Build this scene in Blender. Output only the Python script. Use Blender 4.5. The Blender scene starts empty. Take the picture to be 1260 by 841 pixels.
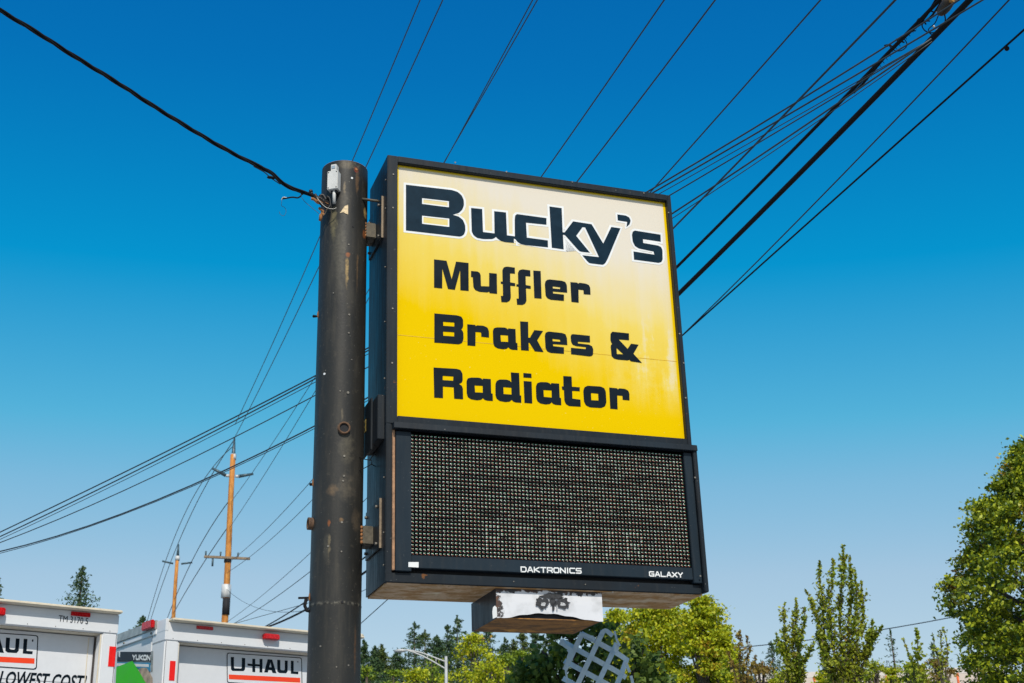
import bpy, bmesh, math, random
import numpy as np
from mathutils import Vector, Matrix
from mathutils.geometry import tessellate_polygon
random.seed(7)
rng = np.random.default_rng(7)
sc = bpy.context.scene
COL = sc.collection
CAMZ = 1.6

# ------------------------------------------------------------------ camera
FPX, PITCH, ROLL = 1618.6, 0.383329, -0.029651
F_ = Vector((0, math.cos(PITCH), math.sin(PITCH)))
_R = Vector((1, 0, 0)); _U = _R.cross(F_)
R_ = _R * math.cos(ROLL) + _U * math.sin(ROLL)
U_ = -_R * math.sin(ROLL) + _U * math.cos(ROLL)
cd = bpy.data.cameras.new('camera'); cam = bpy.data.objects.new('camera', cd); COL.objects.link(cam)
cd.sensor_width = 36; cd.lens = 36 * FPX / 1260; cd.clip_end = 3000; cd.clip_start = .1
cam.matrix_world = Matrix(((R_.x, U_.x, -F_.x, 0), (R_.y, U_.y, -F_.y, 0), (R_.z, U_.z, -F_.z, CAMZ), (0, 0, 0, 1)))
cd.dof.use_dof = True; cd.dof.focus_distance = 10.0; cd.dof.aperture_fstop = 5.6
sc.camera = cam
# ------------------------------------------------------------------ sky, sun, exposure
EL = math.radians(45); AZ = math.radians(169)          # azimuth clockwise from +Y
SUN = Vector((math.sin(AZ) * math.cos(EL), math.cos(AZ) * math.cos(EL), math.sin(EL)))
w = bpy.data.worlds.new('World'); sc.world = w; w.use_nodes = True
nt = w.node_tree; nt.nodes.clear()
sky = nt.nodes.new('ShaderNodeTexSky'); sky.sky_type = 'NISHITA'; sky.sun_disc = False
sky.sun_elevation = EL; sky.sun_rotation = AZ; sky.altitude = 100; sky.air_density = 1.0; sky.dust_density = 0.6; sky.ozone_density = 2.0
bg = nt.nodes.new('ShaderNodeBackground'); bg.inputs[1].default_value = 0.1
wo = nt.nodes.new('ShaderNodeOutputWorld')
sc1 = nt.nodes.new('ShaderNodeVectorMath'); sc1.operation = 'SCALE'; sc1.inputs['Scale'].default_value = 0.1
cv = nt.nodes.new('ShaderNodeRGBCurve')                 # a photographic colour grade of the whole sky, the same in every direction
for ch, pts in enumerate((
        ((0, 0), (.13, .002), (.178, .09), (.21, .205), (.275, .37), (.45, .58), (1, 1)),
        ((0, 0), (.12, .1), (.16, .165), (.216, .30), (.292, .445), (.429, .565), (1, 1)),
        ((0, 0), (.2, .33), (.305, .5), (.376, .62), (.485, .70), (.631, .74), (1, .9)))):
    c = cv.mapping.curves[ch]
    while len(c.points) < len(pts): c.points.new(.5, .5)
    for p, (x, y) in zip(c.points, pts): p.location = (x, y); p.handle_type = 'VECTOR'
cv.mapping.update()
bg.inputs[1].default_value = 1.0
nt.links.new(sky.outputs[0], sc1.inputs[0]); nt.links.new(sc1.outputs[0], cv.inputs[1]); nt.links.new(cv.outputs[0], bg.inputs[0]); nt.links.new(bg.outputs[0], wo.inputs[0])
sd = bpy.data.lights.new('sun', 'SUN'); sd.energy = 3.6; sd.angle = math.radians(.5); sd.color = (1, .94, .84)
so = bpy.data.objects.new('sun', sd); COL.objects.link(so); so.rotation_euler = SUN.to_track_quat('Z', 'Y').to_euler()
sc.view_settings.view_transform = 'Standard'; sc.view_settings.look = 'None'; sc.view_settings.exposure = 0; sc.view_settings.gamma = 1

# ------------------------------------------------------------------ object helpers
def tag(o, label=None, cat=None, group=None, kind=None):
    if label: o['label'] = label
    if cat: o['category'] = cat
    if group: o['group'] = group
    if kind: o['kind'] = kind
    return o
def empty(name, loc, label=None, cat=None, group=None, mw=None):
    o = bpy.data.objects.new(name, None); COL.objects.link(o)
    if mw is not None: o.matrix_world = mw
    else: o.location = loc
    o.empty_display_size = .2
    return tag(o, label, cat, group)
def link_mesh(name, me, mat, parent=None, kind=None, loc=None):
    if mat is not None and len(me.materials) == 0: me.materials.append(mat)
    o = bpy.data.objects.new(name, me); COL.objects.link(o)
    if parent is not None: o.parent = parent
    if loc is not None: o.location = loc
    if kind: o['kind'] = kind
    return o
def smooth(me, ang=None):
    me.polygons.foreach_set('use_smooth', [True] * len(me.polygons)); me.update()
def from_arrays(name, V, F):
    me = bpy.data.meshes.new(name)
    V = np.asarray(V, dtype=np.float32).reshape(-1, 3); F = np.asarray(F, dtype=np.int32); k = F.shape[1]
    me.vertices.add(len(V)); me.vertices.foreach_set('co', V.ravel())
    me.loops.add(F.size); me.loops.foreach_set('vertex_index', F.ravel())
    me.polygons.add(len(F)); me.polygons.foreach_set('loop_start', np.arange(0, F.size, k, dtype=np.int32))
    me.polygons.foreach_set('loop_total', np.full(len(F), k, dtype=np.int32))
    me.update(calc_edges=True); me.validate(); return me

class MB:
    """collects shapes that make ONE mesh"""
    def __init__(s): s.v = []; s.f = []; s.sm = []
    def add(s, vs, fs, sm=False):
        n = len(s.v); s.v += [tuple(v) for v in vs]; s.f += [tuple(i + n for i in f) for f in fs]; s.sm += [sm] * len(fs)
    def box(s, x0, x1, y0, y1, z0, z1, M=None):
        c = [(x, y, z) for z in (z0, z1) for y in (y0, y1) for x in (x0, x1)]
        if M is not None: c = [M @ Vector(p) for p in c]
        s.add(c, [(0, 2, 3, 1), (4, 5, 7, 6), (0, 1, 5, 4), (2, 6, 7, 3), (0, 4, 6, 2), (1, 3, 7, 5)])
        return s
    def tube(s, pts, r, n=8, caps=True, rr=None):
        pts = [Vector(p) for p in pts]; rings = []; up = None
        for i, p in enumerate(pts):
            t = (pts[min(i + 1, len(pts) - 1)] - pts[max(i - 1, 0)])
            t = t.normalized() if t.length > 1e-9 else Vector((0, 0, 1))
            if up is None: up = t.orthogonal().normalized()
            up = (up - t * up.dot(t)); up = up.normalized() if up.length > 1e-6 else t.orthogonal().normalized()
            b = t.cross(up); R = r if rr is None else rr[i]
            rings.append([p + (up * math.cos(k * 2 * math.pi / n) + b * math.sin(k * 2 * math.pi / n)) * R for k in range(n)])
        vs = [v for q in rings for v in q]; fs = []
        for i in range(len(rings) - 1):
            for k in range(n):
                fs.append((i * n + k, i * n + (k + 1) % n, (i + 1) * n + (k + 1) % n, (i + 1) * n + k))
        s.add(vs, fs, True)
        if caps:
            s.add(rings[0], [tuple(range(n - 1, -1, -1))]); s.add(rings[-1], [tuple(range(n))])
        return s
    def ball(s, c, r, n=8, m=5, sq=(1, 1, 1)):
        vs = []; fs = []
        for i in range(m + 1):
            th = math.pi * i / m
            for k in range(n):
                ph = 2 * math.pi * k / n
                vs.append((c[0] + r * sq[0] * math.sin(th) * math.cos(ph), c[1] + r * sq[1] * math.sin(th) * math.sin(ph), c[2] + r * sq[2] * math.cos(th)))
        for i in range(m):
            for k in range(n): fs.append((i * n + k, (i + 1) * n + k, (i + 1) * n + (k + 1) % n, i * n + (k + 1) % n))
        s.add(vs, fs, True); return s
    def build(s, name, mat, parent=None, kind=None, bevel=0, loc=None):
        me = bpy.data.meshes.new(name); me.from_pydata(s.v, [], s.f); me.update()
        me.polygons.foreach_set('use_smooth', s.sm)
        bm = bmesh.new(); bm.from_mesh(me); bmesh.ops.remove_doubles(bm, verts=bm.verts, dist=1e-6)
        bmesh.ops.recalc_face_normals(bm, faces=bm.faces)
        if bevel:
            es = [e for e in bm.edges if len(e.link_faces) == 2 and e.calc_face_angle(0) > .6]
            bmesh.ops.bevel(bm, geom=es, offset=bevel, segments=2, affect='EDGES', clamp_overlap=True)
        bm.to_mesh(me); bm.free()
        return link_mesh(name, me, mat, parent, kind, loc)

def poly_flat(name, loops, xf, mat, parent, kind=None):
    """flat filled outline with holes; xf maps (u, v) to 3D"""
    tris = tessellate_polygon([[Vector((p[0], p[1], 0)) for p in lp] for lp in loops])
    V = [xf(*p) for lp in loops for p in lp]
    me = bpy.data.meshes.new(name); me.from_pydata(V, [], [tuple(t) for t in tris]); me.update()
    bm = bmesh.new(); bm.from_mesh(me); bmesh.ops.recalc_face_normals(bm, faces=bm.faces); bm.to_mesh(me); bm.free()
    return link_mesh(name, me, mat, parent, kind)

def text_mesh(name, body, height, mat, parent, M, shear=0, wide=1.0, bold=0.0, sp=1.0):
    """lettering from Blender's built-in font as a flat sheet; M places it (origin = left end of the baseline)"""
    cu = bpy.data.curves.new('text', 'FONT'); cu.body = body; cu.size = height / .73; cu.shear = shear; cu.offset = bold; cu.space_character = sp
    cu.resolution_u = 3
    to = bpy.data.objects.new('text', cu); COL.objects.link(to)
    bpy.context.view_layer.update()
    me = bpy.data.meshes.new_from_object(to.evaluated_get(bpy.context.evaluated_depsgraph_get()))
    bpy.data.objects.remove(to); bpy.data.curves.remove(cu)
    me.transform(M @ Matrix.Diagonal((wide, 1, 1, 1))); me.materials.clear(); me.name = name
    return link_mesh(name, me, mat, parent)

GL = {'D': [[(0, 0), (0, 1), (.75, 1), (1, .8), (1, .2), (.75, 0), (0, 0)]], 'A': [[(0, 0), (.42, 1), (.58, 1), (1, 0)], [(.22, .32), (.78, .32)]],
      'K': [[(0, 0), (0, 1)], [(1, 1), (.12, .5), (1, 0)]], 'T': [[(0, 1), (1, 1)], [(.5, 1), (.5, 0)]], 'R': [[(0, 0), (0, 1), (.85, 1), (1, .88), (1, .55), (.85, .42), (0, .42)], [(.6, .42), (1, 0)]],
      'O': [[(.18, 0), (0, .15), (0, .85), (.18, 1), (.82, 1), (1, .85), (1, .15), (.82, 0), (.18, 0)]], 'N': [[(0, 0), (0, 1), (1, 0), (1, 1)]], 'I': [[(.5, 0), (.5, 1)]],
      'C': [[(1, 1), (.18, 1), (0, .85), (0, .15), (.18, 0), (1, 0)]], 'S': [[(.98, 1), (.15, 1), (0, .88), (0, .6), (.15, .5), (.85, .5), (1, .4), (1, .12), (.85, 0), (.02, 0)]],
      'G': [[(1, 1), (.18, 1), (0, .85), (0, .15), (.18, 0), (1, 0), (1, .48), (.55, .48)]], 'L': [[(0, 1), (0, 0), (1, 0)]], 'X': [[(0, 0), (1, 1)], [(0, 1), (1, 0)]],
      'Y': [[(0, 1), (.5, .45), (1, 1)], [(.5, .45), (.5, 0)]], 'U': [[(0, 1), (0, .15), (.18, 0), (.82, 0), (1, .15), (1, 1)]]}
def stroke_text(name, body, xf, hgt, wid, th, mat, parent):
    """square sign lettering: xf(u, v, layer) with u along the word 0..wid, v up 0..hgt, in metres"""
    adv = [(.25 if c == 'I' else 1.0) for c in body]; gap = .36; tot = sum(adv) + gap * (len(body) - 1); k = wid / tot
    V = []; F = []; x = 0; q = 0
    for c, a in zip(body, adv):
        for st in GL[c]:
            for i in range(len(st) - 1):
                p0 = Vector(((x + st[i][0] * a) * k, th / 2 + st[i][1] * (hgt - th))); p1 = Vector(((x + st[i + 1][0] * a) * k, th / 2 + st[i + 1][1] * (hgt - th)))
                d = (p1 - p0).normalized(); n = Vector((-d.y, d.x)) * th / 2; e = d * th / 2 * .9; b = len(V)
                for p in (p0 - e - n, p1 + e - n, p1 + e + n, p0 - e + n): V.append(xf(p.x, p.y, q))
                F.append((b, b + 1, b + 2, b + 3)); q = (q + 1) % 5
        x += a + gap
    me = bpy.data.meshes.new(name); me.from_pydata(V, [], F); return link_mesh(name, me, mat, parent)

# ------------------------------------------------------------------ materials
class N:
    """tiny node builder"""
    def __init__(s, name):
        s.m = bpy.data.materials.new(name); s.m.use_nodes = True; s.t = s.m.node_tree
        s.b = s.t.nodes['Principled BSDF']; s.tc = None
    def node(s, ty, **kw):
        n = s.t.nodes.new(ty)
        for k, v in kw.items(): setattr(n, k, v)
        return n
    def put(s, sock, v):
        if hasattr(v, 'is_output'): s.t.links.new(v, sock)
        elif isinstance(v, (tuple, list)) and sock.type == 'RGBA' and len(v) == 3: sock.default_value = (*v, 1)
        else: sock.default_value = v
    def obj(s):
        if s.tc is None: s.tc = s.node('ShaderNodeTexCoord')
        return s.tc.outputs['Object']
    def scale(s, v3, vec=None):
        n = s.node('ShaderNodeVectorMath', operation='MULTIPLY'); s.put(n.inputs[0], vec or s.obj()); n.inputs[1].default_value = v3; return n.outputs[0]
    def xyz(s, vec=None):
        n = s.node('ShaderNodeSeparateXYZ'); s.put(n.inputs[0], vec or s.obj()); return n.outputs
    def noise(s, sc=5, det=4, rough=.55, vec=None, dist=0):
        n = s.node('ShaderNodeTexNoise'); s.put(n.inputs['Vector'], vec or s.obj()); n.inputs['Scale'].default_value = sc
        n.inputs['Detail'].default_value = det; n.inputs['Roughness'].default_value = rough; n.inputs['Distortion'].default_value = dist
        return n.outputs['Fac']
    def voro(s, sc, vec=None, out='Distance', feature='F1'):
        n = s.node('ShaderNodeTexVoronoi', feature=feature); s.put(n.inputs['Vector'], vec or s.obj()); n.inputs['Scale'].default_value = sc; return n.outputs[out]
    def ma(s, op, a, b=0.0, c=None, clamp=False):
        n = s.node('ShaderNodeMath', operation=op); n.use_clamp = clamp; s.put(n.inputs[0], a); s.put(n.inputs[1], b)
        if c is not None: s.put(n.inputs[2], c)
        return n.outputs[0]
    def mr(s, v, a, b, c=0.0, d=1.0, smooth=False):
        n = s.node('ShaderNodeMapRange'); n.clamp = True
        if smooth: n.interpolation_type = 'SMOOTHSTEP'
        s.put(n.inputs[0], v)
        for i, x in enumerate((a, b, c, d)): s.put(n.inputs[i + 1], x)
        return n.outputs[0]
    def mix(s, f, a, b, bt='MIX'):
        n = s.node('ShaderNodeMix', data_type='RGBA', blend_type=bt); s.put(n.inputs[0], f); s.put(n.inputs[6], a); s.put(n.inputs[7], b); return n.outputs[2]
    def bump(s, h, st=.3, d=.01):
        n = s.node('ShaderNodeBump'); n.inputs['Strength'].default_value = st; n.inputs['Distance'].default_value = d; s.put(n.inputs['Height'], h)
        s.t.links.new(n.outputs[0], s.b.inputs['Normal'])
    def done(s, col, rough=.5, metal=0.0, spec=.5):
        s.put(s.b.inputs['Base Color'], col); s.put(s.b.inputs['Roughness'], rough); s.put(s.b.inputs['Metallic'], metal)
        s.b.inputs['Specular IOR Level'].default_value = spec
        return s.m

def simple(name, col, rough=.5, metal=0.0, var=.25, sc=8, bump=0, spec=.5):
    n = N(name); f = n.noise(sc, 5); g = n.noise(sc * 7, 3)
    t = n.ma('ADD', n.ma('MULTIPLY', f, .7), n.ma('MULTIPLY', g, .3))
    lo = tuple(c * (1 - var) for c in col); hi = tuple(min(1, c * (1 + var)) for c in col)
    c = n.mix(n.mr(t, .35, .65), lo, hi)
    if bump: n.bump(g, bump, .004)
    return n.done(c, n.mr(f, .3, .7, max(.05, rough - .08), min(1, rough + .1)), metal, spec)

def mat_painted_black(name, base=(.011, .013, .016), rust=.62, blue=(.013, .022, .031), spk=.5):
    """weathered satin black paint: dust streaks running down, chips, a little rust"""
    n = N(name)
    st = n.noise(3, 5, .6, n.scale((9, 9, .9)))
    big = n.noise(1.6, 4)
    c = n.mix(n.mr(big, .35, .7), base, blue)
    c = n.mix(n.ma('MULTIPLY', n.mr(st, .55, .8), .40), c, (.045, .046, .044))
    ch = n.mr(n.noise(42, 3), .70, .74)
    c = n.mix(n.ma('MULTIPLY', ch, spk), c, (.25, .24, .22))
    ru = n.mr(n.ma('ADD', n.ma('MULTIPLY', n.noise(6, 6, .7), .7), n.ma('MULTIPLY', n.noise(31, 3), .3)), rust, rust + .05)
    c = n.mix(ru, c, (.16, .065, .02))
    n.bump(n.noise(90, 3), .12, .002)
    return n.done(c, n.mr(st, .3, .75, .34, .58), 0, .22)

M = {}
M['frame'] = mat_painted_black('black_frame_paint')
M['shell'] = mat_painted_black('black_cabinet_paint', (.013, .016, .019), .68, (.016, .026, .036), .25)
M['led_frame'] = mat_painted_black('satin_display_frame', (.010, .018, .026), .8, (.014, .026, .038), .15)
M['rust'] = simple('rusty_steel', (.3, .13, .045), .85, 0, .5, 20, .5)
M['rust_strip'] = simple('rust_streaked_angle', (.36, .2, .11), .8, 0, .4, 24, .4)
M['galv'] = simple('galvanised_steel', (.10, .085, .06), .6, .3, .4, 30, .3)
M['dark'] = simple('dark_recess', (.012, .012, .014), .8, 0, .2)
M['black'] = simple('black_plastic', (.012, .012, .013), .45, 0, .2)
M['cable'] = simple('black_cable_sheath', (.006, .006, .007), .7, 0, .3, 15, 0, .2)
M['wire'] = simple('weathered_wire', (.03, .045, .055), .5, .2, .3, 3)
M['navy'] = simple('navy_vinyl', (.004, .020, .036), .45, 0, .2, 9, 0, .12)
M['ink'] = simple('dark_vinyl', (.004, .010, .017), .45, 0, .2, 9, 0, .12)
M['white_vinyl'] = simple('white_vinyl', (.8, .8, .78), .4, 0, .05, 9)
M['bolt'] = simple('bolt_heads', (.20, .18, .15), .5, .3, .4, 60)

def mat_face():
    n = N('faded_yellow_sign_face'); x, y, z = n.xyz()
    nz = n.noise(1.5, 5, .6); st = n.noise(2.2, 4, .6, n.scale((5, 1, .35))); fine = n.noise(16, 4, .6)
    lim = n.ma('SUBTRACT', 2.70, n.ma('MULTIPLY', n.mr(x, .1, 2.35, 0, 1, True), .62))
    h = n.ma('ADD', n.ma('SUBTRACT', z, lim), n.ma('ADD', n.ma('MULTIPLY', n.ma('SUBTRACT', nz, .5), .45), n.ma('MULTIPLY', n.ma('SUBTRACT', st, .5), .38)))
    fade = n.mr(h, -.60, .72)
    # bleached patch low on the right side
    px = n.mr(x, 1.5, 2.3, 0, 1, True)
    pz = n.ma('MULTIPLY', n.mr(z, 1.35, 1.75, 0, 1, True), n.mr(z, 2.7, 2.2, .6, 1, True))
    pt = n.mr(n.ma('ADD', n.ma('MULTIPLY', st, .55), n.ma('MULTIPLY', n.ma('ADD', nz, fine), .25)), .42, .62, .1, 1)
    patch = n.ma('MULTIPLY', n.ma('MULTIPLY', px, pz), pt)
    m = n.ma('MAXIMUM', fade, n.ma('MULTIPLY', patch, .72))
    # edges once covered by the retainer kept their colour
    e1 = n.mr(n.ma('ADD', x, n.ma('MULTIPLY', fine, .012)), .098, .108); e2 = n.mr(x, 2.385, 2.376); e3 = n.mr(z, 3.288, 3.268)
    m = n.ma('MULTIPLY', m, n.ma('MULTIPLY', e1, n.ma('MULTIPLY', e2, e3)))
    c = n.mix(n.mr(m, .0, .5), (.79, .52, .0), (.79, .61, .14))
    c = n.mix(n.mr(m, .42, .95), c, (.73, .66, .55))
    c = n.mix(n.ma('MULTIPLY', n.mr(n.noise(50, 2), .7, .74), .3), c, (.8, .7, .4))
    c = n.mix(n.ma('MULTIPLY', n.mr(z, 3.29, 3.275), 0.0), c, (.8, .3, .0))
    return n.done(c, n.mr(fine, .3, .7, .45, .6), 0, .02)
M['face'] = mat_face()

def mat_underside(name, a=(.70, .48, .29), b=(.50, .26, .09), c3=(.13, .08, .03), d=(.85, .72, .52)):
    n = N(name); s = n.noise(5, 6, .7, n.scale((1, 1.7, 1.7)), .3); t = n.noise(13, 6, .75, n.scale((1, 1.8, 1.8)))
    c = n.mix(n.mr(s, .44, .56), a, b); c = n.mix(n.mr(t, .58, .7), c, c3); c = n.mix(n.mr(n.noise(5, 4), .58, .72), c, d)
    n.bump(t, .5, .004); return n.done(c, .75, 0, .3)
M['under'] = mat_underside('rust_stained_galvanised')
M['under_dark'] = mat_underside('rusted_box_underside', (.42, .19, .05), (.2, .10, .035), (.04, .03, .022), (.95, .42, .06))

def mat_peeling():
    n = N('peeling_white_paint'); x, y, z = n.xyz()
    f = n.noise(7, 7, .72); g = n.noise(30, 4, .6)
    ed = n.ma('MINIMUM', n.mr(x, .80, .97, 0, .42), n.mr(z, -.005, -.11, .0, .42))
    ed = n.ma('MINIMUM', ed, n.mr(z, -.26, -.19, .1, .42))
    v = n.ma('ADD', n.ma('ADD', n.ma('MULTIPLY', f, .7), n.ma('MULTIPLY', g, .3)), ed)
    m = n.mr(v, .60, .63)
    c = n.mix(m, (.035, .03, .028), n.mix(n.mr(n.noise(9, 5), .5, .7), (.70, .70, .72), (.56, .56, .57)))
    c = n.mix(n.mr(v, .575, .6), n.mix(n.mr(f, .45, .6), (.03, .028, .03), (.16, .06, .02)), c)
    n.bump(m, .4, .003)
    return n.done(c, .55)
M['peel'] = mat_peeling()

def mat_pole():
    """charcoal painted pipe with rust bleeding from its bolt holes; stain list is (x, z, width, height, strength) in metres on the front"""
    n = N('charcoal_pole_paint'); x, y, z = n.xyz()
    st = n.noise(2.5, 6, .65, n.scale((6, 6, .8))); big = n.noise(2, 5)
    c = n.mix(n.mr(big, .3, .7), (.018, .018, .017), (.033, .031, .027))
    c = n.mix(n.ma('MULTIPLY', n.mr(st, .5, .75), .5), c, (.075, .066, .050))
    c = n.mix(n.ma('MULTIPLY', n.mr(n.noise(26, 5, .7), .58, .74), .45), c, (.095, .08, .058))
    c = n.mix(n.ma('MULTIPLY', n.mr(n.noise(60, 2), .72, .75), .5), c, (.26, .24, .2))
    wob = n.noise(16, 6, .7); wob2 = n.ma('SUBTRACT', wob, .5); brk = n.mr(n.noise(38, 4, .7), .34, .58)
    fr = n.mr(y, .02, -.02)
    for (sx, sz, wd, hd, hu, k, col) in POLE_STAINS:
        dx = n.ma('DIVIDE', n.ma('ADD', n.ma('SUBTRACT', x, sx), n.ma('MULTIPLY', wob2, wd * 2.2)), wd)
        up = n.ma('DIVIDE', n.ma('SUBTRACT', z, sz), hu); dn = n.ma('DIVIDE', n.ma('SUBTRACT', sz, z), hd)
        dz = n.ma('MAXIMUM', up, dn)
        r = n.ma('ADD', n.ma('POWER', n.ma('ABSOLUTE', dx), 2.0), n.ma('POWER', n.ma('ABSOLUTE', dz), 2.0))
        mk = n.ma('MULTIPLY', n.ma('MULTIPLY', n.mr(n.ma('ADD', r, n.ma('MULTIPLY', wob2, 1.6)), 1.0, .1), n.ma('ADD', n.ma('MULTIPLY', brk, .6), .4)), n.ma('MULTIPLY', fr, k))
        c = n.mix(mk, c, col)
    # weld seam ring near the bottom of the view
    sm = n.ma('ABSOLUTE', n.ma('SUBTRACT', z, POLE_SEAM)); mk = n.ma('MULTIPLY', n.mr(sm, .016, .004), n.mr(n.noise(30, 4), .45, .6))
    c = n.mix(mk, c, (.13, .12, .095))
    n.bump(n.ma('ADD', n.noise(70, 4), n.ma('MULTIPLY', n.mr(sm, .012, .003), .8)), .22, .003)
    return n.done(c, n.mr(st, .3, .7, .40, .6), 0, .3)

# ------------------------------------------------------------------ geometry read from the picture: rays and the planes they meet
CAM = Vector((0, 0, CAMZ))
def ray(px, py): return R_ * ((px - 630) / FPX) - U_ * ((py - 420.5) / FPX) + F_
def at_depth(px, py, dist):                                  # point at horizontal distance dist
    r = ray(px, py); return CAM + r * (dist / math.hypot(r.x, r.y))
def at_plane(px, py, o, n):
    r = ray(px, py); return CAM + r * ((o - CAM).dot(n) / r.dot(n))
YAW, SP, SR = .345241, .000577, -.003322
_a = Vector((math.cos(YAW), math.sin(YAW), 0)); _d = Vector((-math.sin(YAW), math.cos(YAW), 0)); _u = Vector((0, 0, 1))
SA = _a * math.cos(SR) - _u * math.sin(SR); _u2 = _a * math.sin(SR) + _u * math.cos(SR)
SU = _u2 * math.cos(SP) + _d * math.sin(SP); SD = -_u2 * math.sin(SP) + _d * math.cos(SP)
SO = Vector((-.916883, 8.984857, 1.878117 + CAMZ))
SM = Matrix(((SA.x, SD.x, SU.x, SO.x), (SA.y, SD.y, SU.y, SO.y), (SA.z, SD.z, SU.z, SO.z), (0, 0, 0, 1)))
def FA(px, py, dep=0.0):                                      # photo point -> (a, u) on the sign's plane at depth dep
    p = at_plane(px, py, SO + SD * dep, SD) - SO; return (p.dot(SA), p.dot(SU))
def crop(x0, y0, s): return lambda x, y: (x0 + x / s, y0 + y / s)

# ------------------------------------------------------------------ ground
n = N('sunlit_concrete_lot'); f = n.noise(.6, 8, .6); g = n.noise(14, 4)
M['lot'] = n.done(n.mix(f, n.mix(g, (.20, .21, .215), (.25, .26, .265)), n.mix(g, (.23, .24, .245), (.28, .29, .295))), .9)
g_ = MB(); g_.add([(-1500, -1500, 0), (1500, -1500, 0), (1500, 1500, 0), (-1500, 1500, 0)], [(0, 1, 2, 3)])
g_.build('ground', M['lot'], kind='structure')

# ------------------------------------------------------------------ the sign
SIGN = empty('roadside_sign', (0, 0, 0), 'tall black cabinet sign with faded yellow face above a dark LED message board', 'sign', mw=SM)
W, H, D = 2.437, 3.347, .587
t = .03
b = MB(); b.box(0, t, 0, D, 0, H - t).box(W - t, W, 0, D, 0, H - t).box(0, W, 0, D, H - t, H).box(t, W - t, D - .02, D, 0, H - t)
b.build('cabinet_shell', M['shell'], SIGN)
b = MB(); b.box(.012, W - .012, .012, D - .01, -.012, .02); b.build('bottom_pan', M['under'], SIGN)
DF = .04
fp = [FA(*p, DF) for p in ((487.5, 201.5), (819, 249.5), (843.5, 542.5), (488, 514.8))]
b = MB(); b.box(.07, W - .025, DF, DF + .01, 1.19, 3.32); b.build('sign_face', M['face'], SIGN)
seam = [FA(*p, DF) for p in ((488.5, 412.5), (834, 445.5))]
b = MB(); z0 = seam[0][1]; z1 = seam[1][1]
b.add([(.09, DF - .0015, z0), (2.39, DF - .0015, z1), (2.39, DF - .0015, z1 + .004), (.09, DF - .0015, z0 + .004)], [(0, 1, 2, 3)])
b.build('face_seam', simple('seam_orange', (.72, .42, .01), .5), SIGN)  # thin seam line in a deeper orange-yellow than the face
def rail(name, x0, x1, z0, z1, y0=-.004, y1=DF + .02, mt='frame', bev=.005):
    return MB().box(x0, x1, y0, y1, z0, z1).build(name, M[mt], SIGN, bevel=bev)
rail('frame_rail', -.002, .080, 1.14, 3.349)                                   # left
rail('frame_rail', 2.401, 2.4395, 1.14, 3.349)                                 # right
rail('frame_rail', .0805, 2.4005, 3.294, 3.3505)                               # top
rail('frame_rail', .0805, 2.4005, 1.146, 1.2045)                               # under the yellow face
b = MB(); b.add([(.04, -.07, 1.135), (2.448, -.07, 1.135), (2.448, -.006, 1.144), (.04, -.006, 1.144), (.04, -.075, 1.088), (2.448, -.075, 1.088), (2.448, -.006, 1.088), (.04, -.006, 1.088)],
        [(0, 1, 2, 3), (0, 4, 5, 1), (4, 7, 6, 5), (0, 3, 7, 4), (1, 5, 6, 2)])
b.build('display_hood', M['frame'], SIGN, bevel=.003)
rail('frame_rail', -.002, .042, .05, 1.138, -.004)                             # lower left
rail('rusted_edge_angle', .0425, .060, .075, 1.13, -.018, .05, 'rust_strip', .002)
rail('frame_rail', 2.414, 2.449, .0, 1.13, -.060, .02)                         # lower right, stands proud
rail('bottom_sill', -.002, 2.413, -.008, .062, -.003, .05)
MB().box(.0605, 2.4125, .045, .06, .062, 1.088).build('display_back', M['dark'], SIGN)
# LED unit
L0, L1, LB, LT = .176, 2.338, .187, 1.072
rail('display_side_panel', .0625, L0, .068, 1.08, -.030, .03, 'led_frame', .004)
rail('display_side_panel', L1 + .004, 2.411, .068, 1.08, -.036, .03, 'led_frame', .004)
rail('display_bezel', L0 + .001, L1 + .003, .092, LB - .004, -.028, .03, 'led_frame', .004)

def led_mats():
    out = {}
    for k, c in dict(red=(.60, .16, .10), green=(.20, .62, .34), white=(.86, .88, .80), pink=(.80, .60, .50)).items():  # bright lens colours paint in sun glints on the LED domes
        m = N('led_lens_' + k); out[k] = m.done(c, .2, 0, 1.0)
    return out
LM = led_mats()
NX, NY, MX = 75, 32, 15
pw, ph = (L1 - L0) / NX, (LT - LB) / NY
F57 = {'R': ('11110', '10001', '10001', '11110', '10100', '10010', '10001'), 'E': ('11111', '10000', '10000', '11110', '10000', '10000', '11111'), 'P': ('11110', '10001', '10001', '11110', '10000', '10000', '10000'),
       'A': ('01110', '10001', '10001', '11111', '10001', '10001', '10001'), 'I': ('11111', '00100', '00100', '00100', '00100', '00100', '11111')}
LIT = set(); cx_ = 19
for ch in 'REPAIR':
    w_ = 3 if ch == 'I' else 5
    for r_ in range(7):
        for q_ in range(5):
            if F57[ch][r_][q_] == '1' and (ch != 'I' or q_ in (1, 2, 3)): LIT.add((cx_ + q_ - (1 if ch == 'I' else 0), 8 - r_))
    cx_ += w_ + 3
M['tray'] = simple('matt_black_tray', (.004, .004, .005), .75, 0, .2, 9, 0, .1)
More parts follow.
